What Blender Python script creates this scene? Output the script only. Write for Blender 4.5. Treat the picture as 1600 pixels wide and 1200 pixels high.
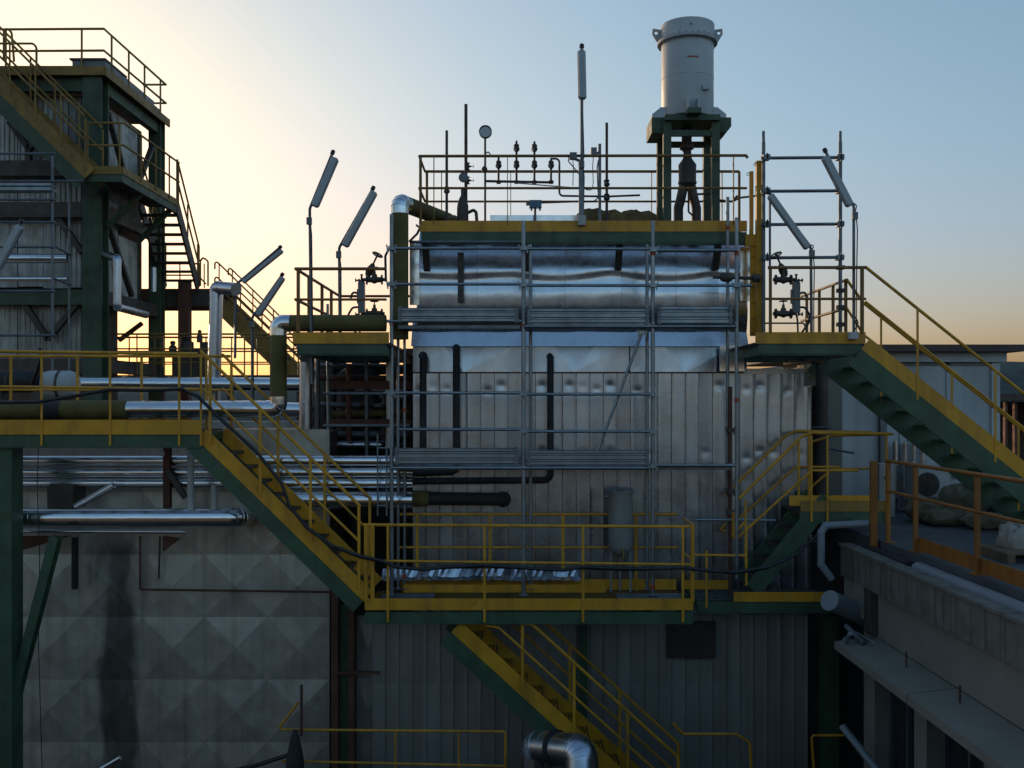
import bpy, math, random
from mathutils import Vector, Matrix
R = math.radians
random.seed(7)
scene = bpy.context.scene
for o in list(bpy.data.objects):
    bpy.data.objects.remove(o)
col = scene.collection

# ------------------------------------------------------------------ camera
F = 1550.0          # focal length in photo pixels (1600 wide)
HY = 630.0          # eye level row in the photo
ZC = 10.5           # eye height above the ground
cam = bpy.data.cameras.new('camera')
cam.sensor_width = 36.0
cam.lens = 36.0 * F / 1600.0
cam.shift_y = (HY - 600.0) / 1600.0
cam.clip_end = 6000
camo = bpy.data.objects.new('camera', cam)
col.objects.link(camo)
camo.location = (0, 0, ZC)
camo.rotation_euler = (R(90), 0, 0)
scene.camera = camo

# ------------------------------------------------------------------ world, sun, exposure
SUN_AZ = -36.0      # degrees from straight ahead, left is negative
SUN_EL = 6.0
w = bpy.data.worlds.new('World')
scene.world = w
w.use_nodes = True
nt = w.node_tree
nt.nodes.clear()
out = nt.nodes.new('ShaderNodeOutputWorld')
bg = nt.nodes.new('ShaderNodeBackground')
sky = nt.nodes.new('ShaderNodeTexSky')
sky.sky_type = 'NISHITA'
sky.sun_disc = False
sky.sun_elevation = R(SUN_EL)
sky.sun_rotation = R(SUN_AZ)
sky.altitude = 50
sky.air_density = 1.2
sky.dust_density = 2.5
sky.ozone_density = 2.5
bg.inputs['Strength'].default_value = 0.10
# dusty, slightly rosy air near the horizon all round, and a gentle shoulder on the glow
tc_ = nt.nodes.new('ShaderNodeTexCoord')
sp_ = nt.nodes.new('ShaderNodeSeparateXYZ')
nt.links.new(tc_.outputs['Generated'], sp_.inputs[0])
mr_ = nt.nodes.new('ShaderNodeMapRange')
mr_.interpolation_type = 'SMOOTHSTEP'
mr_.inputs['From Min'].default_value = .02
mr_.inputs['From Max'].default_value = .34
nt.links.new(sp_.outputs['Z'], mr_.inputs['Value'])
tn_ = nt.nodes.new('ShaderNodeMix')
tn_.data_type = 'RGBA'
tn_.inputs['A'].default_value = (.96, .85, 1.14, 1)
tn_.inputs['B'].default_value = (1, 1, 1, 1)
nt.links.new(mr_.outputs[0], tn_.inputs['Factor'])
ml_ = nt.nodes.new('ShaderNodeVectorMath')
ml_.operation = 'MULTIPLY'
nt.links.new(sky.outputs[0], ml_.inputs[0])
nt.links.new(tn_.outputs['Result'], ml_.inputs[1])
dn_ = nt.nodes.new('ShaderNodeVectorMath')
dn_.operation = 'DOT_PRODUCT'
dn_.inputs[1].default_value = (.050, .084, .034)
nt.links.new(ml_.outputs[0], dn_.inputs[0])
ad_ = nt.nodes.new('ShaderNodeMath')
ad_.operation = 'ADD'
ad_.inputs[1].default_value = 1.0
nt.links.new(dn_.outputs['Value'], ad_.inputs[0])
dv_ = nt.nodes.new('ShaderNodeVectorMath')
dv_.operation = 'DIVIDE'
nt.links.new(ml_.outputs[0], dv_.inputs[0])
nt.links.new(ad_.outputs[0], dv_.inputs[1])
nt.links.new(dv_.outputs[0], bg.inputs[0])
nt.links.new(bg.outputs[0], out.inputs[0])
sl = bpy.data.lights.new('sun', 'SUN')
sl.energy = 0.5
sl.angle = R(0.6)
sl.color = (1.0, 0.72, 0.45)
so = bpy.data.objects.new('sun', sl)
col.objects.link(so)
d = Vector((math.sin(R(SUN_AZ)) * math.cos(R(SUN_EL)), math.cos(R(SUN_AZ)) * math.cos(R(SUN_EL)), math.sin(R(SUN_EL))))
so.rotation_euler = d.to_track_quat('Z', 'Y').to_euler()
so.location = (-20, 20, 40)
vs = scene.view_settings
vs.view_transform = 'Standard'
vs.look = 'None'
vs.gamma = 1
vs.use_curve_mapping = False
vs.exposure = 1.86

# ------------------------------------------------------------------ materials
M = {}
def mat(name, c, rough=.5, metal=0.0, var=.18, dirt=.35, dirtc=(.05, .04, .03), scale=3.0, streak=.25, bump=.0, bscale=30., rvar=.12, rnd=.0, wob=0.0, chips=0.):
    m = bpy.data.materials.new(name)
    m.use_nodes = True
    t = m.node_tree
    n = t.nodes
    L = t.links.new
    b = n['Principled BSDF']
    b.inputs['Metallic'].default_value = metal
    geo = n.new('ShaderNodeNewGeometry')
    def noise(sc, det=4., map_=None):
        x = n.new('ShaderNodeTexNoise')
        x.inputs['Scale'].default_value = sc
        x.inputs['Detail'].default_value = det
        if map_:
            mp = n.new('ShaderNodeMapping')
            mp.inputs['Scale'].default_value = map_
            L(geo.outputs['Position'], mp.inputs['Vector'])
            L(mp.outputs[0], x.inputs['Vector'])
        else:
            L(geo.outputs['Position'], x.inputs['Vector'])
        return x
    def ramp(src, a, bb, lo=0., hi=1.):
        r = n.new('ShaderNodeMapRange')
        r.inputs['From Min'].default_value = a
        r.inputs['From Max'].default_value = bb
        r.inputs['To Min'].default_value = lo
        r.inputs['To Max'].default_value = hi
        L(src, r.inputs['Value'])
        return r.outputs[0]
    n1 = noise(scale)
    n2 = noise(scale * .8, 5., (3., 3., streak))
    v = ramp(n1.outputs['Fac'], .3, .7, 1. - var, 1. + var)
    if rnd > 0:
        oi = n.new('ShaderNodeObjectInfo')
        rr = ramp(oi.outputs['Random'], 0, 1, 1. - rnd, 1. + rnd)
        mm = n.new('ShaderNodeMath')
        mm.operation = 'MULTIPLY'
        L(v, mm.inputs[0])
        L(rr, mm.inputs[1])
        v = mm.outputs[0]
    vm = n.new('ShaderNodeVectorMath')
    vm.operation = 'SCALE'
    vm.inputs[0].default_value = c
    L(v, vm.inputs['Scale'])
    mx = n.new('ShaderNodeMix')
    mx.data_type = 'RGBA'
    L(ramp(n2.outputs['Fac'], .48, .78, 0., dirt), mx.inputs['Factor'])
    L(vm.outputs[0], mx.inputs['A'])
    mx.inputs['B'].default_value = (*dirtc, 1)
    res = mx.outputs['Result']
    if chips > 0:
        nc = noise(9., 8.)
        nc2 = noise(1.3, 2.)
        ad = n.new('ShaderNodeMath')
        ad.operation = 'MULTIPLY_ADD'
        ad.inputs[1].default_value = .35
        L(nc2.outputs['Fac'], ad.inputs[0])
        L(nc.outputs['Fac'], ad.inputs[2])
        mc = n.new('ShaderNodeMix')
        mc.data_type = 'RGBA'
        L(ramp(ad.outputs[0], .86, .92, 0., chips * .6), mc.inputs['Factor'])
        L(res, mc.inputs['A'])
        mc.inputs['B'].default_value = (.085, .038, .018, 1)
        res = mc.outputs['Result']
    L(res, b.inputs['Base Color'])
    n3 = noise(scale * 2.3, 3.)
    L(ramp(n3.outputs['Fac'], .3, .7, max(.02, rough - rvar), min(1., rough + rvar)), b.inputs['Roughness'])
    last = None
    if bump > 0:
        n4 = noise(bscale, 4.)
        bp = n.new('ShaderNodeBump')
        bp.inputs['Strength'].default_value = 1.0
        bp.inputs['Distance'].default_value = bump
        L(n4.outputs['Fac'], bp.inputs['Height'])
        last = bp
    if wob > 0:
        n5 = noise(2.6, 2.)
        bp2 = n.new('ShaderNodeBump')
        bp2.inputs['Strength'].default_value = 1.0
        bp2.inputs['Distance'].default_value = wob
        L(n5.outputs['Fac'], bp2.inputs['Height'])
        if last:
            L(last.outputs[0], bp2.inputs['Normal'])
        last = bp2
    if last:
        L(last.outputs[0], b.inputs['Normal'])
    M[name] = m
    return m

mat('yellow', (.62, .29, .014), .48, 0, .18, .5, (.16, .085, .03), chips=.75, bump=.0006, bscale=60)
mat('yellow_old', (.27, .155, .03), .6, 0, .25, .55, (.10, .05, .02), chips=.8, bump=.0008, bscale=60)
mat('rail_backlit', (.24, .115, .025), .55, 0, .25, .5, (.10, .05, .02), chips=.8)  # yellow rail paint darkened for backlight in the colour, with chipping
mat('orange', (.30, .11, .014), .55, 0, .2, .5, (.13, .05, .02), chips=.8, bump=.0008, bscale=60)
mat('green', (.046, .095, .050), .5, 0, .25, .45, (.04, .035, .025), chips=.7, bump=.0006, bscale=60)
mat('green_old', (.052, .088, .048), .6, 0, .25, .5, (.05, .035, .02), chips=.7, bump=.0008, bscale=50)
mat('galv', (.27, .31, .34), .40, .85, .15, .3, (.12, .10, .09))
mat('galv_dull', (.17, .19, .21), .5, .7, .2, .4, (.10, .07, .05))
mat('alu', (.78, .80, .83), .20, 1., .06, .15, (.35, .33, .30), streak=.4, wob=.010, rvar=.06, rnd=.05)
mat('alu_drum', (.68, .71, .76), .27, 1., .05, .12, (.35, .33, .30), streak=.5, wob=.004, rvar=.04, rnd=.02)
mat('alu_wall', (.50, .55, .62), .28, 1., .05, .28, (.28, .27, .26), scale=1.6, streak=.10, wob=.0015, rvar=.04, rnd=.05)
mat('alu_old', (.52, .51, .45), .46, .75, .15, .4, (.16, .15, .13), streak=.12, wob=.006, rvar=.08, rnd=.05)
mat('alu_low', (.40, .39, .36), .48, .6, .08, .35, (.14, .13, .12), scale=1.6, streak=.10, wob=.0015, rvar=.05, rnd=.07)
mat('corrugated', (.40, .395, .37), .5, .55, .2, .6, (.12, .07, .04), streak=.10, rnd=.12)
mat('steel_dark', (.080, .068, .058), .6, .3, .3, .5, (.09, .035, .02))
mat('rust', (.13, .055, .035), .75, .2, .3, .5, (.05, .03, .02), bump=.001, bscale=50)
mat('olive', (.135, .105, .03), .8, 0, .25, .4, (.08, .06, .03), bump=.003, bscale=25)
mat('black_lag', (.022, .022, .024), .7, 0, .3, .3, (.05, .04, .03), bump=.003, bscale=20)
mat('rubber', (.015, .015, .016), .5, 0, .2, .1)
mat('white', (.50, .53, .54), .42, 0, .06, .22, (.30, .26, .2), streak=.15)
mat('white_old', (.42, .43, .42), .55, 0, .1, .35, (.22, .18, .13), streak=.2)
mat('fixture', (.20, .22, .24), .45, .2, .1, .3, (.15, .13, .1))
mat('diffuser', (.36, .39, .40), .25, 0, .06, .2, (.3, .27, .2))
mat('red_paint', (.45, .07, .025), .5, 0, .2, .3)
mat('blue_box', (.10, .20, .33), .45, 0, .1, .2)
mat('grey_box', (.17, .18, .18), .5, .2, .12, .3)
mat('concrete', (.155, .145, .122), .85, 0, .25, .95, (.045, .042, .036), scale=4.5, streak=.05, bump=.004, bscale=18)
mat('render_wall', (.50, .52, .52), .85, 0, .10, .35, (.17, .17, .16), scale=1.4, streak=.12, bump=.002, bscale=30)
mat('beige_wall', (.215, .205, .175), .85, 0, .10, .35, (.20, .17, .13), scale=1.4, streak=.12, bump=.002, bscale=30)
mat('roof_felt', (.075, .08, .088), .85, 0, .3, .4, (.05, .045, .04), scale=1.5, streak=3., bump=.006, bscale=14)
mat('roof_edge', (.09, .065, .055), .7, .1, .2, .4)
mat('sack', (.15, .135, .085), .9, 0, .2, .4, (.16, .13, .08), scale=6, bump=.01, bscale=14)
mat('sack_white', (.30, .28, .24), .8, 0, .15, .3, (.25, .2, .15), scale=6, bump=.006, bscale=20)
mat('wool', (.20, .145, .06), .95, 0, .35, .5, (.07, .05, .03), scale=8, bump=.02, bscale=18)
mat('glass_dark', (.02, .025, .03), .12, 0, .1, .2)
mat('tank_grey', (.23, .235, .23), .5, 0, .1, .4, (.15, .13, .1), streak=.2)
mat('pvc', (.19, .21, .24), .4, 0, .08, .35, (.18, .17, .15))
mat('ground', (.05, .048, .045), .9, 0, .25, .4, (.05, .045, .04), scale=.35, streak=1., bump=.01, bscale=6)
mat('hill', (.045, .058, .050), .95, 0, .3, .3, (.03, .04, .035), scale=.06, streak=1.)
mat('added_dark', (.06, .06, .06), .9, 0, .15, .3)  # tone for surfaces added to block sky light and fill a recess
mat('timber', (.16, .11, .065), .8, 0, .25, .4, bump=.003, bscale=20)

# soot/water stain for the cross-broken panels: its own shape, a run below a leaking joint
def stain(m, x0, width, z_top, z_bot):
    t = m.node_tree
    n = t.nodes
    L = t.links.new
    b = n['Principled BSDF']
    src = b.inputs['Base Color'].links[0].from_socket
    geo = n.new('ShaderNodeNewGeometry')
    sep = n.new('ShaderNodeSeparateXYZ')
    L(geo.outputs['Position'], sep.inputs[0])
    nz = n.new('ShaderNodeTexNoise')
    nz.inputs['Scale'].default_value = 2.3
    nz.inputs['Detail'].default_value = 5
    mpz = n.new('ShaderNodeMapping')
    mpz.inputs['Scale'].default_value = (1.6, 1.6, .38)
    L(geo.outputs['Position'], mpz.inputs['Vector'])
    L(mpz.outputs[0], nz.inputs['Vector'])
    def mth(op, a, bb=None):
        x = n.new('ShaderNodeMath')
        x.operation = op
        for i, s in enumerate((a, bb)):
            if s is None: continue
            if isinstance(s, (int, float)): x.inputs[i].default_value = s
            else: L(s, x.inputs[i])
        return x.outputs[0]
    off = mth('MULTIPLY', mth('SUBTRACT', nz.outputs['Fac'], .5), width * 2.4)
    dx = mth('ABSOLUTE', mth('ADD', mth('SUBTRACT', sep.outputs['X'], x0), off))
    r = n.new('ShaderNodeMapRange')
    r.interpolation_type = 'SMOOTHSTEP'
    r.inputs['From Min'].default_value = width * .35
    r.inputs['From Max'].default_value = width * 1.2
    r.inputs['To Min'].default_value = 1
    r.inputs['To Max'].default_value = 0
    L(dx, r.inputs['Value'])
    r2 = n.new('ShaderNodeMapRange')
    r2.interpolation_type = 'SMOOTHSTEP'
    r2.inputs['From Min'].default_value = z_top + .3
    r2.inputs['From Max'].default_value = z_top - .2
    L(sep.outputs['Z'], r2.inputs['Value'])
    f = mth('MULTIPLY', mth('MULTIPLY', r.outputs[0], r2.outputs[0]), .72)
    mx = n.new('ShaderNodeMix')
    mx.data_type = 'RGBA'
    L(f, mx.inputs['Factor'])
    L(src, mx.inputs['A'])
    mx.inputs['B'].default_value = (.012, .014, .014, 1)
    L(mx.outputs['Result'], b.inputs['Base Color'])
stain(M['alu_old'], -6.15, .34, ZC - 2.2, ZC - 9)

# ------------------------------------------------------------------ mesh helpers (z is measured from eye level and shifted by ZC when linked)
def P(px, py, Y):
    return Vector(((px - 800.) / F * Y, Y, (HY - py) / F * Y))

def fillet(pts, rad, n=6):
    pts = [Vector(p) for p in pts]
    if rad <= 0 or len(pts) < 3:
        return pts
    o = [pts[0]]
    for i in range(1, len(pts) - 1):
        a, b, c = pts[i - 1], pts[i], pts[i + 1]
        u = (a - b)
        v = (c - b)
        lu, lv = u.length, v.length
        u.normalize()
        v.normalize()
        ang = u.angle(v)
        if ang > math.pi - .05:
            o.append(b)
            continue
        t = min(rad / math.tan(ang / 2), lu * .48, lv * .48)
        r = t * math.tan(ang / 2)
        cen = b + (u + v).normalized() * (r / math.sin(ang / 2))
        s, e = b + u * t - cen, b + v * t - cen
        tot = s.angle(e)
        for k in range(n + 1):
            f = k / n
            if tot < 1e-4:
                o.append(cen + s)
            else:
                o.append(cen + (s * math.sin((1 - f) * tot) + e * math.sin(f * tot)) / math.sin(tot))
    o.append(pts[-1])
    return o

class MB:
    def __init__(s):
        s.v = []
        s.f = []
    def add(s, vs_, fs_):
        k = len(s.v)
        s.v += [tuple(x) for x in vs_]
        s.f += [tuple(i + k for i in f) for f in fs_]
        return s
    def box(s, x0, x1, y0, y1, z0, z1):
        v = [(x0, y0, z0), (x1, y0, z0), (x1, y1, z0), (x0, y1, z0), (x0, y0, z1), (x1, y0, z1), (x1, y1, z1), (x0, y1, z1)]
        return s.add(v, [(3, 2, 1, 0), (4, 5, 6, 7), (0, 1, 5, 4), (1, 2, 6, 5), (2, 3, 7, 6), (3, 0, 4, 7)])
    def bar(s, a, b, wd, ht, up=(0, 0, 1)):
        """rectangular bar from a to b, wd across, ht along up"""
        a, b = Vector(a), Vector(b)
        t = (b - a).normalized()
        up = Vector(up)
        sd = t.cross(up)
        if sd.length < 1e-4:
            sd = t.cross(Vector((0, 1, 0)))
        sd.normalize()
        u = sd.cross(t).normalized()
        sd *= wd / 2
        u *= ht / 2
        v = [a - sd - u, a + sd - u, a + sd + u, a - sd + u, b - sd - u, b + sd - u, b + sd + u, b - sd + u]
        return s.add(v, [(3, 2, 1, 0), (4, 5, 6, 7), (0, 1, 5, 4), (1, 2, 6, 5), (2, 3, 7, 6), (3, 0, 4, 7)])
    def ibeam(s, a, b, wd, ht, tf=.014, tw=.012, up=(0, 0, 1)):
        a, b = Vector(a), Vector(b)
        t = (b - a).normalized()
        upv = Vector(up)
        sd = t.cross(upv)
        if sd.length < 1e-4:
            upv = Vector((0, 1, 0))
            sd = t.cross(upv)
        sd.normalize()
        u = sd.cross(t).normalized()
        s.bar(a + u * (ht / 2 - tf / 2), b + u * (ht / 2 - tf / 2), wd, tf, u)
        s.bar(a - u * (ht / 2 - tf / 2), b - u * (ht / 2 - tf / 2), wd, tf, u)
        s.bar(a, b, tw, ht - 2 * tf, u)
        return s
    def tube(s, pts, r, n=10, fr=0., fn=6, cap=True, closed=False):
        pts = fillet(pts, fr, fn) if not closed else [Vector(p) for p in pts]
        m = len(pts)
        rs = r if isinstance(r, (list, tuple)) else [r] * m
        tang = []
        for i in range(m):
            if closed:
                t = pts[(i + 1) % m] - pts[i - 1]
            else:
                t = pts[min(i + 1, m - 1)] - pts[max(i - 1, 0)]
            tang.append(t.normalized())
        ref = Vector((0, 0, 1)) if abs(tang[0].z) < .9 else Vector((0, 1, 0))
        nrm = (ref - tang[0] * ref.dot(tang[0])).normalized()
        vs_ = []
        for i in range(m):
            t = tang[i]
            nrm = (nrm - t * nrm.dot(t)).normalized()
            bn = t.cross(nrm)
            for k in range(n):
                a = 2 * math.pi * k / n
                vs_.append(pts[i] + (nrm * math.cos(a) + bn * math.sin(a)) * rs[i])
        fs_ = []
        for i in range(m if closed else m - 1):
            j = (i + 1) % m
            for k in range(n):
                l = (k + 1) % n
                fs_.append((i * n + k, i * n + l, j * n + l, j * n + k))
        if cap and not closed:
            fs_.append(tuple(range(n))[::-1])
            fs_.append(tuple((m - 1) * n + k for k in range(n)))
        return s.add(vs_, fs_)
    def lathe(s, o, ax, prof, n=16):
        """prof: list of (distance along ax, radius)"""
        o, ax = Vector(o), Vector(ax).normalized()
        ref = Vector((0, 0, 1)) if abs(ax.z) < .9 else Vector((0, 1, 0))
        u = ax.cross(ref).normalized()
        v = ax.cross(u)
        vs_ = []
        for (h, r) in prof:
            for k in range(n):
                a = 2 * math.pi * k / n
                vs_.append(o + ax * h + (u * math.cos(a) + v * math.sin(a)) * r)
        fs_ = []
        for i in range(len(prof) - 1):
            for k in range(n):
                l = (k + 1) % n
                fs_.append((i * n + k, i * n + l, (i + 1) * n + l, (i + 1) * n + k))
        fs_.append(tuple(range(n))[::-1])
        fs_.append(tuple((len(prof) - 1) * n + k for k in range(n)))
        return s.add(vs_, fs_)
    def ring(s, c, ax, rad, r, n=16, m=6):
        ax = Vector(ax).normalized()
        ref = Vector((0, 0, 1)) if abs(ax.z) < .9 else Vector((0, 1, 0))
        u = ax.cross(ref).normalized()
        v = ax.cross(u)
        pts = [Vector(c) + (u * math.cos(2 * math.pi * k / n) + v * math.sin(2 * math.pi * k / n)) * rad for k in range(n)]
        return s.tube(pts, r, m, closed=True)
    def prism(s, poly, axis_vec):
        """poly: list of 3D points in order, extruded by axis_vec"""
        k = len(poly)
        a = [Vector(p) for p in poly]
        b = [p + Vector(axis_vec) for p in a]
        fs_ = [tuple(range(k))[::-1], tuple(range(k, 2 * k))]
        for i in range(k):
            j = (i + 1) % k
            fs_.append((i, j, k + j, k + i))
        return s.add(a + b, fs_)
    def mesh(s, name, m, smooth=False, off=(0, 0, 0)):
        me = bpy.data.meshes.new(name)
        o = Vector(off)
        me.from_pydata([tuple(Vector(v) - o) for v in s.v], [], s.f)
        me.materials.append(M[m])
        bm = None
        if smooth:
            me.polygons.foreach_set('use_smooth', [True] * len(me.polygons))
            me.set_sharp_from_angle(angle=R(40))
        me.update()
        return me

import bmesh
def fix(me):
    bm = bmesh.new()
    bm.from_mesh(me)
    bmesh.ops.recalc_face_normals(bm, faces=bm.faces)
    bm.to_mesh(me)
    bm.free()

BASE = {}
def tag(o, label=None, cat=None, group=None, kind=None):
    if label: o['label'] = label
    if cat: o['category'] = cat
    if group: o['group'] = group
    if kind: o['kind'] = kind
    return o
def thing(name, label, cat, loc, group=None):
    o = bpy.data.objects.new(name, None)
    o.empty_display_size = .1
    col.objects.link(o)
    loc = Vector(loc)
    o.location = loc + Vector((0, 0, ZC))
    BASE[o.name] = loc
    return tag(o, label, cat, group, 'thing')
def part(name, mb, m, parent=None, smooth=True, kind=None, label=None):
    off = BASE[parent.name] if parent else Vector((0, 0, 0))
    me = mb.mesh(name, m, smooth, off)
    fix(me)
    o = bpy.data.objects.new(name, me)
    col.objects.link(o)
    if parent:
        o.parent = parent
        BASE[o.name] = off
    else:
        o.location = (0, 0, ZC)
        BASE[o.name] = Vector((0, 0, 0))
    return tag(o, label, None, None, kind)
def single(name, mb, m, label, cat, group=None, smooth=True, kind=None):
    o = part(name, mb, m, None, smooth)
    return tag(o, label, cat, group, kind or 'thing')
def inst(name, me, parent, loc, rot=None, scale=None):
    o = bpy.data.objects.new(name, me)
    col.objects.link(o)
    o.parent = parent
    o.location = Vector(loc) - BASE[parent.name]
    if rot: o.rotation_euler = rot
    if scale: o.scale = scale
    BASE[o.name] = Vector(loc)
    return o

# ------------------------------------------------------------------ shared builders
RT = .0225
def tubep(name, pts, r, m, parent, fr=0., n=10):
    return part(name, MB().tube(pts, r, n, fr), m, parent)
def post(parent, p0, p1, m, r=.019, name='post'):
    return part(name, MB().tube([p0, p1], r, 8), m, parent)
def flatpost(parent, p0, p1, m, wd=.012, dp=.05):
    return part('post', MB().bar(p0, p1, wd, dp, (0, 1, 0)), m, parent, False)
def grating(parent, x0, x1, y0, y1, z, m='steel_dark', pitch=.045, h=.03):
    b = MB()
    n = max(2, int((x1 - x0) / pitch))
    for i in range(n + 1):
        x = x0 + (x1 - x0) * i / n
        b.box(x - .003, x + .003, y0, y1, z - h, z)
    k = max(2, int((y1 - y0) / .12))
    for j in range(k + 1):
        y = y0 + (y1 - y0) * j / k
        b.box(x0, x1, y - .004, y + .004, z - .012, z - .003)
    return part('grating', b, m, parent, False, 'stuff')
def stairs(root, a, b, Yn, Yf, ny=7, mt='yellow', mg='green', sh=.17, gh=.17, rails=None, step_m='steel_dark', rail_m='yellow', axis='x', nt=None, mt_far=None):
    """flight between points a and b (x,z pairs on the nose line) in planes Yn (near) and Yf (far); the stringer has a painted upper and lower half"""
    for Y in (Yn, Yf):
        A, B = Vector((a[0], Y, a[1])), Vector((b[0], Y, b[1]))
        t = (B - A).normalized()
        up = Vector((0, 1, 0)).cross(t)
        if up.z < 0: up = -up
        part('stringer', MB().bar(A + up * .01, B + up * .01, .022, sh, up), (mt_far or mt) if Y == Yf else mt, root, False)
        part('stringer', MB().bar(A - up * (sh / 2 + gh / 2 - .008), B - up * (sh / 2 + gh / 2 - .008), .03, gh, up), mg, root, False)
    n = nt or max(3, int(abs(b[1] - a[1]) / .2))
    me = None
    for i in range(1, n):
        f = i / n
        x = a[0] + (b[0] - a[0]) * f
        z = a[1] + (b[1] - a[1]) * f - .06
        if me is None:
            mb = MB()
            for k in range(6):
                yy = -.115 + .23 * k / 5
                mb.box(yy - .004, yy + .004, Yn + .02, Yf - .02, -.03, 0)
            mb.box(-.125, -.119, Yn + .02, Yf - .02, -.045, 0).box(.119, .125, Yn + .02, Yf - .02, -.045, 0)
            me = mb.mesh('tread', step_m)
        inst('tread', me, root, (x, 0, z))

def valve(root, p, ax, s=.1, m='steel_dark', up=(0, 0, 1), wheel=True, name='valve_body'):
    """gate valve: flanged double cone body along ax, bonnet and handwheel along up"""
    p, ax, up = Vector(p), Vector(ax).normalized(), Vector(up).normalized()
    b = part(name, MB().lathe(p - ax * s, ax, [(0, s * .62), (s * .16, s * .62), (s * .17, s * .34), (s * .55, s * .34), (s, s * .52), (s * 1.45, s * .34), (s * 1.83, s * .34), (s * 1.84, s * .62), (2 * s, s * .62)], 12), m, root)
    part('bonnet', MB().lathe(p + up * s * .3, up, [(0, s * .34), (s * .35, s * .34), (s * .36, s * .2), (s * .8, s * .16), (s * .81, s * .07), (s * 1.5, s * .07)], 10), m, b)
    if wheel:
        w_ = MB().ring(p + up * s * 1.5, up, s * .48, s * .06, 16, 6)
        sd = ax
        o_ = up.cross(ax)
        c = p + up * s * 1.5
        w_.tube([c - sd * s * .48, c + sd * s * .48], s * .04, 6).tube([c - o_ * s * .48, c + o_ * s * .48], s * .04, 6)
        part('handwheel', w_, m, b)
    return b

def lamp_pole(pts, fa, fb, label, wd=.115, dp=.075, r=.021, group='fluorescent lamps on bent poles', side=None, gap=.0):
    """pts: pole path, last leg carries a long sealed fluorescent fitting running fa -> fb"""
    base = pts[0]
    t = thing('fluorescent_lamp', label, 'lamp', base, group)
    part('pole', MB().tube(pts, r, 8, .12), 'galv_dull', t)
    e = Vector(pts[-1])
    dr = (Vector(pts[-1]) - Vector(pts[-2])).normalized()
    part('end_cap', MB().lathe(e - dr * .03, dr, [(0, r * 1.5), (.05, r * 1.5), (.065, r * .9)], 10), 'rubber', t)
    fa, fb = Vector(fa), Vector(fb)
    q_ = Vector(pts[0]).lerp(Vector(pts[1]), .93)
    part('junction_box', MB().box(q_.x - .035, q_.x + .035, q_.y - .075, q_.y - .015, q_.z - .06, q_.z + .04), 'grey_box', t, False)
    part('supply_cable', MB().tube([q_ + Vector((.02, -.05, -.05)), q_ + Vector((.035, -.045, -.2)), Vector(pts[0]).lerp(Vector(pts[1]), .3) + Vector((.028, -.02, 0)), Vector(pts[0]) + Vector((.028, -.02, .02))], .008, 6), 'rubber', t)
    part('supply_cable', MB().tube([q_ + Vector((0, -.05, .04)), Vector(pts[1]) + Vector((.03, -.06, .02)), fa.lerp(fb, .06)], .008, 6, .05), 'rubber', t)
    ax = (fb - fa).normalized()
    nb = Vector((0, -1, 0))
    nb = (nb - ax * nb.dot(ax)).normalized()
    sd = ax.cross(nb).normalized()
    L_ = (fb - fa).length
    h = wd / 2
    c = h * .45
    def outline(k, inset, dep):
        return [fa + ax * k0 + sd * s0 + nb * dep for k0, s0 in ((inset, -h + c + inset * .3), (inset + c, -h + inset), (L_ - c - inset, -h + inset), (L_ - inset, -h + c + inset * .3), (L_ - inset, h - c - inset * .3), (L_ - c - inset, h - inset), (inset + c, h - inset), (inset, h - c - inset * .3))]
    bd = MB().prism(outline(0, 0, -dp * .5), nb * dp * .55)
    hs = part('lamp_housing', bd, 'fixture', t, False)
    a_ = outline(0, .004, dp * .055)
    b_ = outline(0, .018, dp * .5)
    mb = MB()
    mb.add(a_ + b_, [tuple(range(8))[::-1], tuple(range(8, 16))] + [(i, (i + 1) % 8, 8 + (i + 1) % 8, 8 + i) for i in range(8)])
    part('diffuser', mb, 'diffuser', t, False)
    for f in (.2, .8):
        c0 = fa.lerp(fb, f) - nb * dp * .45
        pa, pb = Vector(pts[-2]), Vector(pts[-1])
        k = max(0., min(1., (c0 - pa).dot(pb - pa) / (pb - pa).length_squared))
        c1 = pa.lerp(pb, k)
        if (c1 - c0).length > .01:
            part('bracket', MB().bar(c0, c1, .03, .012, ax), 'galv_dull', t, False)
    return t

# ================================================================== SETTING
g = MB()
N = 24
gx = [-3000, -1200, -500, -200, -80, -40, -20, 0, 20, 40, 80, 200, 500, 1200, 3000]
for i in range(len(gx) - 1):
    for j in range(len(gx) - 1):
        k = len(g.v)
        g.v += [(gx[i], gx[j], -ZC), (gx[i + 1], gx[j], -ZC), (gx[i + 1], gx[j + 1], -ZC), (gx[i], gx[j + 1], -ZC)]
        g.f.append((k, k + 1, k + 2, k + 3))
o = part('ground', g, 'ground', None, False, 'structure')
# a low wooded ridge far behind the plant
hm = MB()
nx, ny = 120, 8
for j in range(ny + 1):
    for i in range(nx + 1):
        x = -1400 + 2800 * i / nx
        f = j / ny
        prof = math.sin(math.pi * f) ** .8
        h = (17 + 7 * math.sin(x * .006 + .6) + 4 * math.sin(x * .021) + 1.8 * math.sin(x * .09 + j) + (9 if x > 100 else 0) * min(1, max(0, (x - 100) / 150)))
        hm.v.append((x, 560 + 260 * f, -ZC - .5 + (ZC + .5 + h * .9) * prof + random.uniform(-.6, .6) * prof))
for j in range(ny):
    for i in range(nx):
        a = j * (nx + 1) + i
        hm.f.append((a, a + 1, a + nx + 2, a + nx + 1))
part('hills', hm, 'hill', None, True, 'structure')

# ================================================================== BOILER
YW = 15.4
boil = thing('boiler', 'big silver metal clad boiler casing behind the scaffold, with a rounded shiny drum on top', 'boiler', (1.5, 17, -ZC))
XL, XR = -1.54, 4.59
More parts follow.
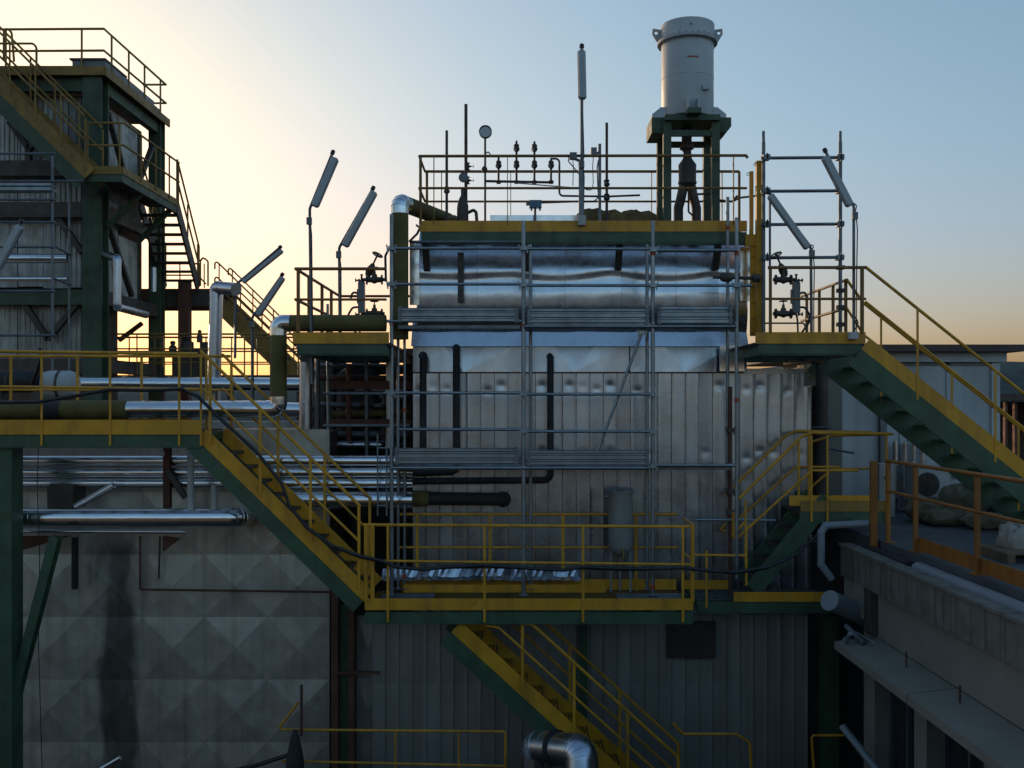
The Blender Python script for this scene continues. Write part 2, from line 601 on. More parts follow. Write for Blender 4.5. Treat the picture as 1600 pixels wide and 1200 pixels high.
# core that the cladding is fixed to
part('casing_core', MB().box(XL + .02, XR - .02, YW + .04, 19.5, -ZC, .48).box(-2.02, XL + .03, YW + .04, 19.5, -ZC, -3.2), 'steel_dark', boil, False)
# ribbed cladding: upright panels with dented fixing rows
zt = P(0, 582, YW).z
zm = -3.25
npan = 29
pw = (XR - XL) / npan
def rib_panel(h, seed, dents):
    rr = random.Random(seed)
    mb = MB()
    xs = [0.0006, .004, .012, .05, .08, pw / 2, pw - .08, pw - .05, pw - .012, pw - .004, pw - .0006]
    zs = [0.]
    base = [h * k / 10 for k in range(1, 10)]
    for dz, dd in dents:
        base += [dz - .12, dz - .08, dz - .05, dz - .025, dz, dz + .025, dz + .05, dz + .08, dz + .12]
    zs += sorted(z for z in base if .01 < z < h - .01) + [h]
    ph = rr.uniform(0, 6)
    for z in zs:
        for k, x in enumerate(xs):
            if k in (0, len(xs) - 1): y = .003
            elif k in (1, len(xs) - 2): y = -.005
            elif k in (2, len(xs) - 3): y = -.002
            else:
                y = .004 * math.sin(z * 2.1 + ph) * math.sin(math.pi * x / pw)
                for dz, dd in dents:
                    y += dd * math.exp(-((z - dz) / .055) ** 2 - ((x - pw / 2) / .055) ** 2)
            mb.v.append((x, y, -z))
    m = len(xs)
    for i in range(len(zs) - 1):
        for k in range(m - 1):
            a = i * m + k
            mb.f.append((a, a + m, a + m + 1, a + 1))
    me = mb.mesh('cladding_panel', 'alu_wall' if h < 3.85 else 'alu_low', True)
    return me
ups = []
for s in range(9):
    rr = random.Random(s)
    de = [(.245 + rr.uniform(-.07, .06), rr.choice((.0, .003, .006, .009, .011)))]
    if s % 2: de.append((1.28 + rr.uniform(-.08, .08), rr.uniform(.002, .009)))
    ups.append(rib_panel(zt - zm, s, de))
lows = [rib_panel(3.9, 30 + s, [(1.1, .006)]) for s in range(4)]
for i in range(npan):
    inst('cladding_panel', ups[(i * 7 + i // 3) % 9], boil, (XL + pw * i, YW, zt))
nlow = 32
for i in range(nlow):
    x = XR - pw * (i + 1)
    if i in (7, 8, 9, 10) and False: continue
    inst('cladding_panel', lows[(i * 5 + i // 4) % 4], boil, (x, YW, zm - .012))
part('skirt', MB().box(-2.04, XR, YW + .01, YW + .03, -ZC, zm - 3.92), 'alu_wall', boil, False)
part('cover_strip', MB().box(XL, XR, YW - .03, YW + .02, zm - .03, zm + .012), 'alu_wall', boil, False)
# top capping on the right of the casing
part('capping', MB().box(P(1160, 0, YW).x, XR + .02, YW - .035, 19.4, zt - .02, zt + .06), 'alu_wall', boil, False)
part('corner_cap', MB().box(P(1254, 0, YW).x, P(1273, 0, YW).x, YW - .06, YW + .3, P(0, 603, YW).z, P(0, 572, YW).z + .02), 'alu', boil, False)
part('corner_strip', MB().box(XR - .01, XR + .035, YW - .045, YW + .2, -3.2, P(0, 604, YW).z), 'alu_wall', boil, False)
# cross-broken band above the ribbed cladding: folded facets meeting in Vs
zb, zc = zt + .004, P(0, 536, YW).z
bx0, bx1 = XL, P(1166, 0, YW).x
vx = [P(x, 0, YW).x for x in (554, 726, 897, 1071, 1243)]
wv = P(836, 0, YW).x
for i in range(5):
    xa, xb = vx[i] - (vx[1] - vx[0]) / 2, vx[i] + (vx[1] - vx[0]) / 2
    c, hw = vx[i], wv
    quads = [([(xa, zb), (c, zb), (c - hw, zc), (xa, zc)], (-.015, .032, -.01, -.025)),
             ([(c, zb), (c + hw, zc), (c - hw, zc)], (.032, -.01, -.01)),
             ([(c, zb), (xb, zb), (xb, zc), (c + hw, zc)], (.032, -.015, -.025, -.01))]
    mb = MB()
    for poly, dep in quads:
        pts = [Vector((max(bx0, min(bx1, x)), YW - .01 - dp_, z)) for (x, z), dp_ in zip(poly, dep)]
        if max(p.x for p in pts) - min(p.x for p in pts) < .01: continue
        k = len(mb.v)
        mb.v += [tuple(p) for p in pts]
        mb.f.append(tuple(range(k, k + len(pts))))
    if mb.v:
        part('folded_panel', mb, 'alu_wall', boil, False)
part('drip_edge', MB().box(XL, P(1162, 0, YW).x, YW - .055, YW - .02, zb - .012, zb + .004), 'rust', boil, False)
part('band_core', MB().box(XL + .02, bx1, YW + .06, 19.5, .48, zc + .3), 'steel_dark', boil, False)
# sloped flashing strip under the drum
zf0, zf1 = P(0, 541, 15.33).z, P(0, 496, 15.6).z
fl = MB()
seg = 16
for i in range(seg + 1):
    x = XL - .02 + (bx1 + .02 - XL + .02) * i / seg
    wv_ = .006 * math.sin(i * 2.1)
    fl.v += [(x, 15.33 + wv_, zf0), (x, 15.335 + wv_, zf0 + .02), (x, 15.62, zf1 + .03)]
for i in range(seg):
    fl.f += [(3 * i, 3 * i + 3, 3 * i + 4, 3 * i + 1), (3 * i + 1, 3 * i + 4, 3 * i + 5, 3 * i + 2)]
part('sloped_flashing', fl, 'alu_drum', boil, True)
# drum: folded casing sheets round a horizontal cylinder
DY, DZ, DR = 16.50, 1.52, 1.12
dx0, dx1 = P(652, 0, 15.3).x, P(1168, 0, 15.3).x
drum = part('drum_shell', MB().lathe((dx0 + .03, DY, DZ), (1, 0, 0), [(0, DR - .02), (dx1 - dx0 - .06, DR - .02)], 48), 'steel_dark', boil)
seams = [dx0] + [P(x, 0, 15.45).x for x in (746, 883, 970, 1055, 1120)] + [dx1]
def zpx(y): return P(0, y, 15.3).z
# (row in the photo, depth): a tilted upper face, a slack crease, a bright belly and a shaded lower face
prof = [(352, 15.75), (368, 15.60), (380, 15.50), (390, 15.445), (400, 15.413), (410, 15.382), (419, 15.354), (424, 15.345), (428, 15.350), (433, 15.362), (437, 15.364), (441, 15.358), (448, 15.345), (455, 15.334), (459, 15.332), (466, 15.336), (476, 15.342), (488, 15.36), (500, 15.42), (510, 15.52)]
for i in range(len(seams) - 1):
    a, b_ = seams[i] + .0015, seams[i + 1] - .0015
    mb = MB()
    ns = max(5, int((b_ - a) / .07))
    for k, (py_, yy) in enumerate(prof):
        for q in range(ns + 1):
            x = a + (b_ - a) * q / ns
            sag = 5.5 * abs(math.sin(math.pi * (x - dx0) / 1.5)) - 3. + 2.2 * math.sin(x * 3.1)
            f_ = math.exp(-((py_ - 432) / 16.) ** 2)
            lip = .006 if q in (0, ns) else 0.
            mb.v.append((x, yy - lip + .002 * math.sin(x * 7 + k * .5) + .004 * math.sin(x * 2.3 + k * .2), zpx(py_ + sag * f_)))
    m_ = ns + 1
    for k in range(len(prof) - 1):
        for q in range(ns):
            s_ = k * m_ + q
            mb.f.append((s_, s_ + m_, s_ + m_ + 1, s_ + 1))
    part('casing_sheet', mb, 'alu_drum', drum, True)
# flat end plates at both ends of the drum
for xx in (dx0 - .02, dx1 + .004):
    part('end_plate', MB().lathe((xx, DY, DZ), (1, 0, 0), [(0, DR * .6), (.002, DR * 1.015), (.016, DR * 1.015)], 40), 'alu', boil)
part('side_panel', MB().box(P(640, 0, 15.1).x, P(655, 0, 15.1).x, 15.1, 15.16, P(0, 476, 15.1).z, P(0, 378, 15.1).z), 'alu', boil, False)
part('side_panel', MB().box(P(1157, 0, 15.2).x, P(1172, 0, 15.2).x, 15.2, 15.26, P(0, 470, 15.2).z, P(0, 386, 15.2).z), 'alu', boil, False)
part('white_plate', MB().box(P(1125, 0, 15.25).x, P(1163, 0, 15.25).x, 15.25, 15.28, P(0, 580, 15.25).z, P(0, 540, 15.25).z), 'alu', boil, False)
# hangers between the upper platform beam and the drum
for x in (665, 824, 968, 1122):
    p0, p1 = P(x, 384, 15.08), P(x, 420, 15.3)
    part('hanger', MB().bar(p0, (p0.x, 15.3, p1.z), .10, .08, (0, 1, 0)), 'steel_dark', boil, False)
# dark block for the shade inside an opening, low below the platform
part('opening_shade', MB().box(P(1043, 0, 15.3).x, P(1118, 0, 15.3).x, 15.28, 15.39, P(0, 1028, 15.3).z, P(0, 972, 15.3).z), 'steel_dark', boil, False)

# ================================================================== CROSS-BROKEN PANEL WALL, LOWER LEFT
YD = 15.55
S = .98
wall = thing('panel_wall', 'wall of square grey metal sheets folded into shallow pyramids, stained dark, lower left', 'clad wall', (-5.5, YD + .5, -ZC))
part('wall_core', MB().box(-13.6, -2.88, YD + .05, YD + 2.5, -ZC, -.45), 'steel_dark', wall, False)
def pyr(wd, ht, ap):
    mb = MB()
    e = .004
    d_ = .0006
    mb.v = [(d_, 0, -d_), (wd - d_, 0, -d_), (wd - d_, 0, -ht + d_), (d_, 0, -ht + d_), (wd / 2 + (ap - .034) * 1.4, -ap, -ht / 2 + (ap - .035) * 1.6), (d_, .02, -d_), (wd - d_, .02, -d_), (wd - d_, .02, -ht + d_), (d_, .02, -ht + d_)]
    mb.f = [(0, 4, 1), (1, 4, 2), (2, 4, 3), (3, 4, 0), (0, 1, 6, 5), (1, 2, 7, 6), (2, 3, 8, 7), (3, 0, 5, 8)]
    me = mb.mesh('panel', 'alu_old')
    fix(me)
    return me
pm = [pyr(S, S, a) for a in (.033, .041, .027, .037, .030, .043, .034)]
for k in range(-9, 2):
    for r_ in range(-2, 7):
        inst('panel', pm[(k * 3 + r_ * 5 + (k * r_) % 4) % 7], wall, (-4.82 + S * k + S * 0, YD, -2.37 - S * r_))
pn = pyr(.38, S, .03)
for r_ in range(1, 7):
    inst('panel', pn, wall, (-2.44, YD, -2.37 - S * r_ + .02))
# rod and bracket fixed on the wall
part('conduit', MB().tube([P(219, 838, 15.4), P(219, 921, 15.4), P(518, 925, 15.4)], .017, 8, .03), 'rust', wall)
part('bracket', MB().bar(P(250, 838, 15.42), P(248, 905, 15.42), .012, .03), 'steel_dark', wall, False)
part('drain_spout', MB().tube([P(117, 840, 15.3), P(117, 920, 15.35)], .05, 10), 'black_lag', wall)
# columns by the wall
cl = thing('steel_column', 'green and rust steel column between the pyramid panel wall and the ribbed boiler casing', 'column', (-2.6, 15.3, -ZC))
part('web', MB().box(P(531, 0, 15.2).x, P(545, 0, 15.2).x, 15.22, 15.3, -ZC, P(0, 945, 15.2).z), 'green', cl, False)
part('flange', MB().box(P(519, 0, 15.2).x, P(530, 0, 15.2).x, 15.1, 15.35, -ZC, P(0, 925, 15.2).z), 'rust', cl, False)
part('flange', MB().box(P(546, 0, 15.2).x, P(555, 0, 15.2).x, 15.1, 15.35, -ZC, P(0, 945, 15.2).z), 'rust', cl, False)
part('tie_bar', MB().bar(P(522, 1051, 15.05), P(594, 1051, 15.05), .05, .04), 'rust', cl, False)
cl = thing('steel_column', 'dark green steel column right of the ribbed casing, under the narrow right hand platform', 'column', (4.8, 15.2, -ZC))
part('web', MB().box(P(1285, 0, 15.2).x, P(1290, 0, 15.2).x, 15.1, 15.4, -ZC, P(0, 962, 15.2).z), 'green', cl, False)
part('flange', MB().box(P(1290, 0, 15.2).x, P(1308, 0, 15.2).x, 15.1, 15.13, -ZC, P(0, 962, 15.2).z), 'green', cl, False)
cl = thing('steel_column', 'green steel column behind the lower staircase, under the main platform', 'column', (1.05, 15.2, -ZC))
part('web', MB().box(P(905, 0, 15.1).x, P(918, 0, 15.1).x, 15.08, 15.2, -ZC, P(0, 976, 15.1).z), 'green', cl, False)
part('base_plate', MB().box(P(898, 0, 15.1).x, P(925, 0, 15.1).x, 15.0, 15.28, -ZC, -ZC + .03), 'green', cl, False)

# ================================================================== MAIN PLATFORM
YF, YB = 13.7, 15.0
ZM = -2.83
mp = thing('main_platform', 'long yellow railed platform crossing in front of the boiler, with green edge beam', 'platform', (0, 14.3, ZM))
mx0, mx1 = P(570, 0, YF).x, P(1083, 0, YF).x
part('beam', MB().box(mx0, mx1, YF + .01, YF + .07, P(0, 974, YF).z, P(0, 957, YF).z).box(mx0, mx1, YF + .0, YF + .14, P(0, 974, YF).z - .012, P(0, 974, YF).z), 'green', mp, False)
part('beam', MB().box(mx0, mx1 + .5, YB - .08, YB - .02, ZM - .2, ZM - .04), 'green', mp, False)
for x in (600, 700, 800, 900, 1000, 1070):
    X = P(x, 0, YF).x
    part('joist', MB().box(X - .03, X + .03, YF + .08, YB - .09, ZM - .16, ZM - .045), 'green', mp, False)
grating(mp, mx0 + .01, mx1 - .01, YF + .03, YB - .03, ZM, 'yellow_old', .03)
tb = part('toe_board', MB().box(mx0, mx1, YF - .012, YF - .004, P(0, 953, YF).z, P(0, 935, YF).z), 'yellow', mp, False)
part('toe_board', MB().box(mx0 + .35, mx1 - .02, YB - .01, YB - .002, ZM + .01, ZM + .17), 'yellow', mp, False)
part('toe_board', MB().box(mx0 + .42, mx1 - 1.1, YB - .24, YB - .232, ZM + .012, ZM + .13), 'yellow', mp, False)
tubep('top_rail', [P(568, 820, YF), P(1083, 823, YF)], RT, 'yellow', mp)
tubep('middle_rail', [P(568, 876, YF), P(1083, 882, YF)], .018, 'yellow', mp)
for x in (606, 757, 911, 1067):
    flatpost(mp, P(x, 972, YF - .02), P(x, 821, YF - .02), 'yellow', .034, .012)
for x in (572, 582, 1082):
    post(mp, P(x, 940, YF), P(x, 821, YF), 'yellow', .03)
for y in (835, 880, 925):
    part('gate_bar', MB().bar(P(572, y - 8, YF), P(582, y + 6, YF), .02, .03), 'yellow', mp, False)
# rear rails
rz = P(0, 820, YF).z
tubep('top_rail', [(mx0 + .3, YB, rz), (mx1 + .0, YB, rz)], RT, 'yellow', mp)
tubep('middle_rail', [(mx0 + .3, YB, rz - .5), (mx1 + .0, YB, rz - .5)], .018, 'yellow', mp)
for f in (.0, .28, .56, .84):
    X = mx0 + .6 + (mx1 - mx0 - .6) * f
    flatpost(mp, (X, YB - .02, ZM), (X, YB - .02, rz), 'yellow', .045, .012)
# end rails
for z in (rz, rz - .5):
    tubep('end_rail', [(mx1, YF, z), (mx1, YB - .5, z)], .018, 'yellow', mp)
# brackets under the platform
for x in (612, 1015):
    p0 = P(x, 985, 15.3)
    part('knee_bracket', MB().bar((P(x - 8, 0, 14.6).x, 14.7, ZM - .17), (p0.x, 15.34, ZM - .45), .10, .10), 'steel_dark', mp, False)
# boards lying on the platform
for i, (xa, xb, yy) in enumerate(((592, 675, 14.0), (968, 1068, 14.0))):
    b = MB().box(P(xa, 0, yy).x, P(xb, 0, yy).x, yy, yy + .5, ZM + .02, ZM + .05)
    for q in range(3):
        b.box(P(xa, 0, yy).x, P(xb, 0, yy).x, yy + .16 * q, yy + .16 * q + .02, ZM + .05, ZM + .062)
    single('steel_plank', b, 'galv_dull', ('dark steel plank lying on the main platform at its left end' if i == 0 else 'dark steel plank lying on the main platform under the right scaffold leg'), 'plank', 'planks lying on the main platform', False)
# crumpled aluminium sheet offcuts by the wall
sh = MB()
rr = random.Random(5)
nxs = 60
for i in range(nxs + 1):
    x = P(600, 0, 15.1).x + (P(905, 0, 15.1).x - P(600, 0, 15.1).x) * i / nxs
    a = rr.uniform(-.02, .02)
    sh.v += [(x, 14.78 + a, ZM + .19 + rr.uniform(-.012, .012)), (x, 14.88 + rr.uniform(-.02, .02), ZM + .235 + rr.uniform(-.02, .02)), (x, 14.96, ZM + .33 + rr.uniform(-.01, .01))]
for i in range(nxs):
    sh.f += [(3 * i, 3 * i + 3, 3 * i + 4, 3 * i + 1), (3 * i + 1, 3 * i + 4, 3 * i + 5, 3 * i + 2)]
single('aluminium_sheet', sh, 'alu', 'crumpled bright aluminium sheet leaning along the back edge of the main platform', 'sheet metal', None, False)
# black cable hung along stairs and rails
cab = [(-450, 640), (-220, 622), (0, 629), (60, 628), (120, 618), (170, 609), (230, 610), (285, 608), (310, 620), (345, 655), (400, 705), (440, 755), (452, 790), (480, 825), (520, 853), (560, 868), (595, 876), (620, 886), (660, 890), (700, 886), (757, 883), (800, 886), (840, 889), (880, 891), (911, 886), (960, 888), (1010, 889), (1067, 887), (1110, 892), (1150, 894), (1200, 886), (1245, 866), (1275, 838), (1300, 818), (1330, 812)]
pts = [P(x, y, 13.62 if x < 1090 else 13.62 + (x - 1090) / 240 * .5) for x, y in cab]
single('cable', MB().tube(pts, .024, 8), 'rubber', 'thick black cable slung along the stair rail and the main platform rail', 'cable')
single('cable', MB().tube([p + Vector((0, .04, -.018 - .012 * math.sin(i * 1.3))) for i, p in enumerate(pts[14:-4])], .014, 6), 'rubber', 'thin black cable tied beside the thick one along the main platform rail', 'cable')

# ================================================================== LEFT WALKWAY + STAIRS
ZL = P(0, 672, YF).z
lw = thing('walkway', 'yellow railed walkway with green beam running in from the left edge at eye level', 'walkway', (-6, 14.2, ZL))
wx0, wx1 = P(-450, 0, YF).x, P(315, 0, YF).x
YLB = 14.75
part('beam', MB().box(wx0, wx1, YF + .01, YF + .06, P(0, 698, YF).z, P(0, 680, YF).z).box(wx0, wx1, YF, YF + .13, P(0, 699, YF).z - .01, P(0, 699, YF).z), 'green', lw, False)
part('beam', MB().box(wx0, wx1, YLB - .07, YLB - .02, ZL - .22, ZL - .04), 'green', lw, False)
for x in range(-416, 320, 52):
    X = P(x, 0, YF).x
    part('joist', MB().box(X - .03, X + .03, YF + .07, YLB - .08, ZL - .15, ZL - .04), 'green', lw, False)
grating(lw, wx0, wx1, YF + .03, YLB - .03, ZL)
part('toe_board', MB().box(wx0, wx1, YF - .012, YF - .004, P(0, 679, YF).z, P(0, 656, YF).z), 'yellow', lw, False)
part('toe_board', MB().box(wx0, wx1 - .5, YLB - .012, YLB - .004, ZL + .02, ZL + .14), 'yellow', lw, False)
tubep('top_rail', [P(-450, 543, YF), P(309, 553, YF)], RT, 'yellow', lw)
tubep('middle_rail', [P(-450, 598, YF), P(312, 608, YF)], .018, 'yellow', lw)
rz = P(0, 551, YF).z
tubep('top_rail', [(wx0, YLB, rz), (wx1 + .1, YLB, rz)], RT, 'yellow', lw)
tubep('middle_rail', [(wx0, YLB, rz - .5), (wx1 + .1, YLB, rz - .5)], .018, 'yellow', lw)
for x in (-360, -255, -148, -42, 65, 172, 280, 314):
    flatpost(lw, P(x, 696 if x > 60 else 690, YF - .02), P(x, 552, YF - .02), 'yellow', .03, .012)
for x in (18, 122, 222, 323):
    X = P(x, 0, YLB).x
    flatpost(lw, (X, YLB - .02, ZL), (X, YLB - .02, rz), 'yellow', .04, .012)
cl = thing('steel_column', 'dark green steel column at the bottom left edge, carrying the walkway', 'column', P(8, 700, 13.9))
cl.location.z = 0
BASE[cl.name] = Vector((P(8, 700, 13.9).x, 13.9, -ZC))
part('web', MB().box(P(-20, 0, 13.9).x, P(4, 0, 13.9).x, 13.9, 13.96, -ZC, ZL - .24), 'green', cl, False)
part('flange', MB().box(P(4, 0, 13.9).x, P(25, 0, 13.9).x, 13.78, 14.1, -ZC, ZL - .24), 'green', cl, False)
part('brace', MB().ibeam(P(88, 838, 14.0), P(22, 1095, 14.0), .13, .16, up=(0, 1, 0)), 'green', cl, False)

st = thing('staircase', 'yellow and green staircase descending from the left walkway to the main platform', 'staircase', P(570, 945, 14.2))
a0, b0 = P(313, 679, YF), P(574, 933, YF)
YS0, YS1 = YF + .03, 14.72
stairs(st, (a0.x, a0.z), (b0.x, b0.z), YS0, YS1, sh=.19, gh=.2)
dz = (b0.z - a0.z) / (b0.x - a0.x)
def srail(root, Y, z0, x0, x1, slope, hgt, name, m='yellow', r=RT, ext0=None, ext1=None):
    p = []
    if ext0: p.append(ext0)
    p += [Vector((x0, Y, z0 + hgt)), Vector((x1, Y, z0 + hgt + slope * (x1 - x0)))]
    if ext1: p.append(ext1)
    return part(name, MB().tube(p, r, 10, .08), m, root)
for Y in (YS0 - .03, YS1 + .02):
    srail(st, Y, a0.z, a0.x, b0.x - .1, dz, 1.16, 'top_rail', ext0=Vector((wx1 - .03, Y, rz + .004)) if Y > 14 else None)
    srail(st, Y, a0.z, a0.x, b0.x - .1, dz, .66, 'middle_rail', r=.018)
    for f in (.06, .36, .66, .95):
        x = a0.x + (b0.x - a0.x) * f
        z = a0.z + dz * (x - a0.x)
        flatpost(st, (x, Y - .01, z), (x, Y - .01, z + 1.15), 'yellow', .04, .012)

# ================================================================== LOWER STAIRS
ls = thing('staircase', 'yellow and green staircase going down to the right beneath the main platform', 'staircase', P(980, 1250, 14.2))
a1, b1 = P(712, 980, YF + .1), P(1010, 1252, YF + .1)
stairs(ls, (a1.x, a1.z), (b1.x, b1.z), YF + .1, 14.75, sh=.2, gh=.22)
dz = (b1.z - a1.z) / (b1.x - a1.x)
for Y in (YF + .07, 14.78):
    for hgt, nm, r_ in ((1.02, 'top_rail', RT), (.55, 'middle_rail', .018)):
        x0 = a1.x + (hgt + .05)
        x1 = P(1060, 0, Y).x
        tubep(nm, [(x0 - .2, Y, a1.z + hgt + dz * (x0 - a1.x) + .03), (x0, Y, a1.z + hgt + dz * (x0 - a1.x)), (x1, Y, a1.z + hgt + dz * (x1 - a1.x)), (x1, Y, a1.z + hgt + dz * (x1 - a1.x) - .35)], r_, 'yellow', ls, .08)
    for f in (.35, .62, .9):
        x = a1.x + (b1.x - a1.x) * f
        z = a1.z + dz * (x - a1.x)
        flatpost(ls, (x, Y, z), (x, Y, z + 1.0), 'yellow', .04, .012)
lp = thing('lower_platform', 'low platform with thin yellow rails at the bottom of the picture', 'platform', P(620, 1260, 14.3))
zlp = P(0, 1262, 13.9).z
grating(lp, P(430, 0, 13.9).x, P(1320, 0, 13.9).x, 13.95, 15.2, zlp)
part('beam', MB().box(P(430, 0, 13.9).x, P(1320, 0, 13.9).x, 13.9, 13.96, zlp - .2, zlp - .035), 'green', lp, False)
tubep('top_rail', [P(466, 1098, 13.9), P(437, 1136, 13.9), P(440, 1140, 13.9), P(790, 1143, 13.9), P(790, 1255, 13.9)], .019, 'yellow', lp, .04)
tubep('middle_rail', [P(440, 1189, 13.9), P(790, 1197, 13.9)], .017, 'yellow', lp)
for x in (618, 717):
    post(lp, P(x, 1260, 13.9), P(x, 1142, 13.9), 'yellow', .014)
tubep('top_rail', [P(1052, 1130, 14.0), P(1067, 1147, 14.0), P(1150, 1147, 14.0), P(1172, 1160, 14.0), P(1176, 1262, 14.0)], .021, 'yellow', lp, .09)
tubep('top_rail', [P(1318, 1149, 14.4), P(1268, 1149, 14.4), P(1276, 1262, 14.4)], .021, 'yellow', lp, .05)
part('beam', MB().box(P(430, 0, 15.2).x, P(1320, 0, 15.2).x, 15.2, 15.26, zlp - .2, zlp - .035), 'green', lp, False)
for x in (445, 780, 1180, 1300):
    part('leg', MB().box(P(x, 0, 14).x - .05, P(x, 0, 14).x + .05, 13.98, 14.08, -ZC, zlp - .2), 'green', lp, False)

# ================================================================== RIGHT SIDE PLATFORM + SHORT STAIRS + LANDING
YR = 14.3
rp = thing('side_platform', 'narrow yellow and green platform at the right end of the main platform', 'platform', P(1200, 950, YR))
x0, x1 = P(1090, 0, YR).x, P(1300, 0, YR).x
part('beam', MB().box(x0, x1, YR + .01, YR + .07, ZM - .2, ZM - .04), 'green', rp, False)
part('beam', MB().box(x0, x1, YB + .1, YB + .16, ZM - .2, ZM - .04), 'green', rp, False)
grating(rp, x0, x1, YR + .03, YB + .13, ZM, 'galv_dull')
part('toe_board', MB().box(P(1146, 0, YR).x, P(1290, 0, YR).x, YR - .012, YR - .004, ZM - .03, ZM + .11), 'yellow', rp, False)
part('toe_board', MB().box(x0 - .1, P(1140, 0, YB).x, YB + .09, YB + .098, ZM + .0, ZM + .14), 'yellow', rp, False)
tubep('middle_rail', [P(1083, 867, YR), P(1166, 868, YR)], .018, 'yellow', rp)
for x in (1104, 1166):
    flatpost(rp, P(x, 950 if x < 1150 else 915, YR), P(x, 820 if x > 1150 else 860, YR), 'yellow', .03, .012)
tubep('top_rail', [P(1085, 812, YR + .3), P(1212, 813, YR + .3)], .02, 'galv', rp)
# short stair up to the landing
YQ = 14.45
ss = thing('staircase', 'short green staircase climbing right from the side platform to the roof landing', 'staircase', P(1180, 920, YQ))
a2, b2 = P(1172, 918, YQ), P(1262, 808, YQ)
stairs(ss, (a2.x, a2.z), (b2.x + .25, b2.z + .25 * (b2.z - a2.z) / (b2.x - a2.x)), YQ, YQ + .75, mt='green', mg='green', sh=.12, gh=.13)
for Yq, dx in ((YQ - .02, 0), (YQ + .78, 0)):
    k0 = P(1145, 800, YQ)
    pts = [P(1163, 816, YQ), P(1143, 838, YQ), P(1150, 842, YQ), P(1253, 748, YQ), P(1268, 735, YQ), P(1340, 735, YQ)]
    tubep('middle_rail', [Vector((p.x, Yq, p.z)) for p in pts], .019, 'yellow', ss, .05)
    pts = [P(1150, 783, YQ), P(1252, 682, YQ), P(1268, 676, YQ), P(1392, 678, YQ)]
    tubep('top_rail', [Vector((p.x, Yq, p.z)) for p in pts], RT, 'yellow', ss, .06)
tubep('top_rail', [P(1146, 800, YQ), P(1146, 836, YQ)], .022, 'yellow', ss)
for x, ya, yb in ((1248, 690, 790), (1165, 780, 880)):
    flatpost(ss, P(x, yb, YQ), P(x, ya, YQ), 'yellow', .03, .012)
ld = thing('roof_landing', 'yellow fronted landing with green beam where the short stairs meet the roof', 'platform', P(1310, 800, YQ))
zl = P(0, 799, YQ).z
lx0, lx1 = P(1250, 0, YQ).x, P(1389, 0, YQ).x
part('toe_board', MB().box(lx0, lx1, YQ - .03, YQ - .02, P(0, 799, YQ).z, P(0, 782, YQ).z), 'yellow_old', ld, False)
part('toe_board', MB().box(P(1233, 0, YQ).x, P(1365, 0, YQ).x, YQ - .01, YQ - .002, P(0, 790, YQ).z, P(0, 774, YQ).z), 'yellow', ld, False)
part('beam', MB().box(lx0, lx1, YQ - .015, YQ + .05, zl - .17, zl - .012), 'green', ld, False)
grating(ld, lx0, lx1, YQ + .06, YQ + 1.2, zl)
part('beam', MB().box(lx0, lx1, YQ + 1.2, YQ + 1.26, zl - .17, zl - .012), 'green', ld, False)
for x in (1268, 1293, 1385):
    flatpost(ld, P(x, 815, YQ - .04), P(x, 680, YQ - .04), 'yellow', .03, .012)
post(ld, P(1265, 790, YQ + .6), P(1265, 676, YQ + .6), 'yellow', .03)
tubep('top_rail', [P(1395, 678, YQ + 1.1), P(1300, 681, YQ + 1.1), P(1270, 690, YQ + 1.1)], .02, 'yellow', ld, .05)
tubep('middle_rail', [P(1360, 732, YQ + 1.1), P(1300, 733, YQ + 1.1), P(1266, 762, YQ + 1.1)], .02, 'yellow', ld, .08)

# ================================================================== UPPER PLATFORM
YU, YV = 14.95, 15.94
ZU = P(0, 352, YU).z
up = thing('upper_platform', 'yellow edged top platform with rails above the shiny drum, carrying valves and the white tank', 'platform', (1.1, 15.4, ZU))
ux0, ux1 = P(655, 0, YU).x, P(1167, 0, YU).x
part('toe_board', MB().box(ux0, ux1, YU - .012, YU - .004, P(0, 362, YU).z, P(0, 345, YU).z), 'yellow', up, False)
part('beam', MB().box(ux0 + .03, ux1, YU + .0, YU + .05, P(0, 379, YU).z, P(0, 362.5, YU).z).box(ux0 + .03, ux1, YU - .02, YU + .12, P(0, 380, YU).z - .012, P(0, 380, YU).z), 'green', up, False)
part('beam', MB().box(ux0 + .03, ux1, YV - .06, YV, ZU - .2, ZU - .04), 'green', up, False)
grating(up, ux0, ux1, YU + .02, YV, ZU)
part('toe_board', MB().box(ux0, ux1, YV + .004, YV + .012, ZU, ZU + .13), 'yellow', up, False)
zt_, zm_ = P(0, 244, YU).z, P(0, 294, YU).z
tubep('top_rail', [(ux0, YU, zt_), (P(1166, 0, YU).x, YU, zt_ + .01), (P(1168, 0, YU).x, YU, zt_ - .03)], RT, 'rail_backlit', up, .02)
tubep('middle_rail', [(ux0, YU, zm_), (P(1167, 0, YU).x, YU, zm_)], .019, 'rail_backlit', up)
tubep('top_rail', [(ux0, YV, zt_), (P(1155, 0, YV).x, YV, zt_)], RT, 'rail_backlit', up)
tubep('middle_rail', [(ux0, YV, zm_), (P(1145, 0, YV).x, YV, zm_), (P(1155, 0, YV).x, YV, zm_ + .06), (P(1190, 0, YV).x, YV, zm_ + .1)], .017, 'rail_backlit', up, .05)
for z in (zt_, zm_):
    tubep('end_rail', [(ux0, YU, z), (ux0, YV, z)], .018, 'rail_backlit', up)
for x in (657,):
    post(up, P(x, 350, YU), (P(x, 0, YU).x, YU, zt_), 'rail_backlit', .022)
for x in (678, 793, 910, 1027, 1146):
    flatpost(up, P(x, 352, YU), (P(x, 0, YU).x, YU, zt_), 'rail_backlit', .012, .05)
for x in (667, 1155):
    post(up, (P(x, 0, YV).x, YV, ZU), (P(x, 0, YV).x, YV, zt_), 'rail_backlit', .022)
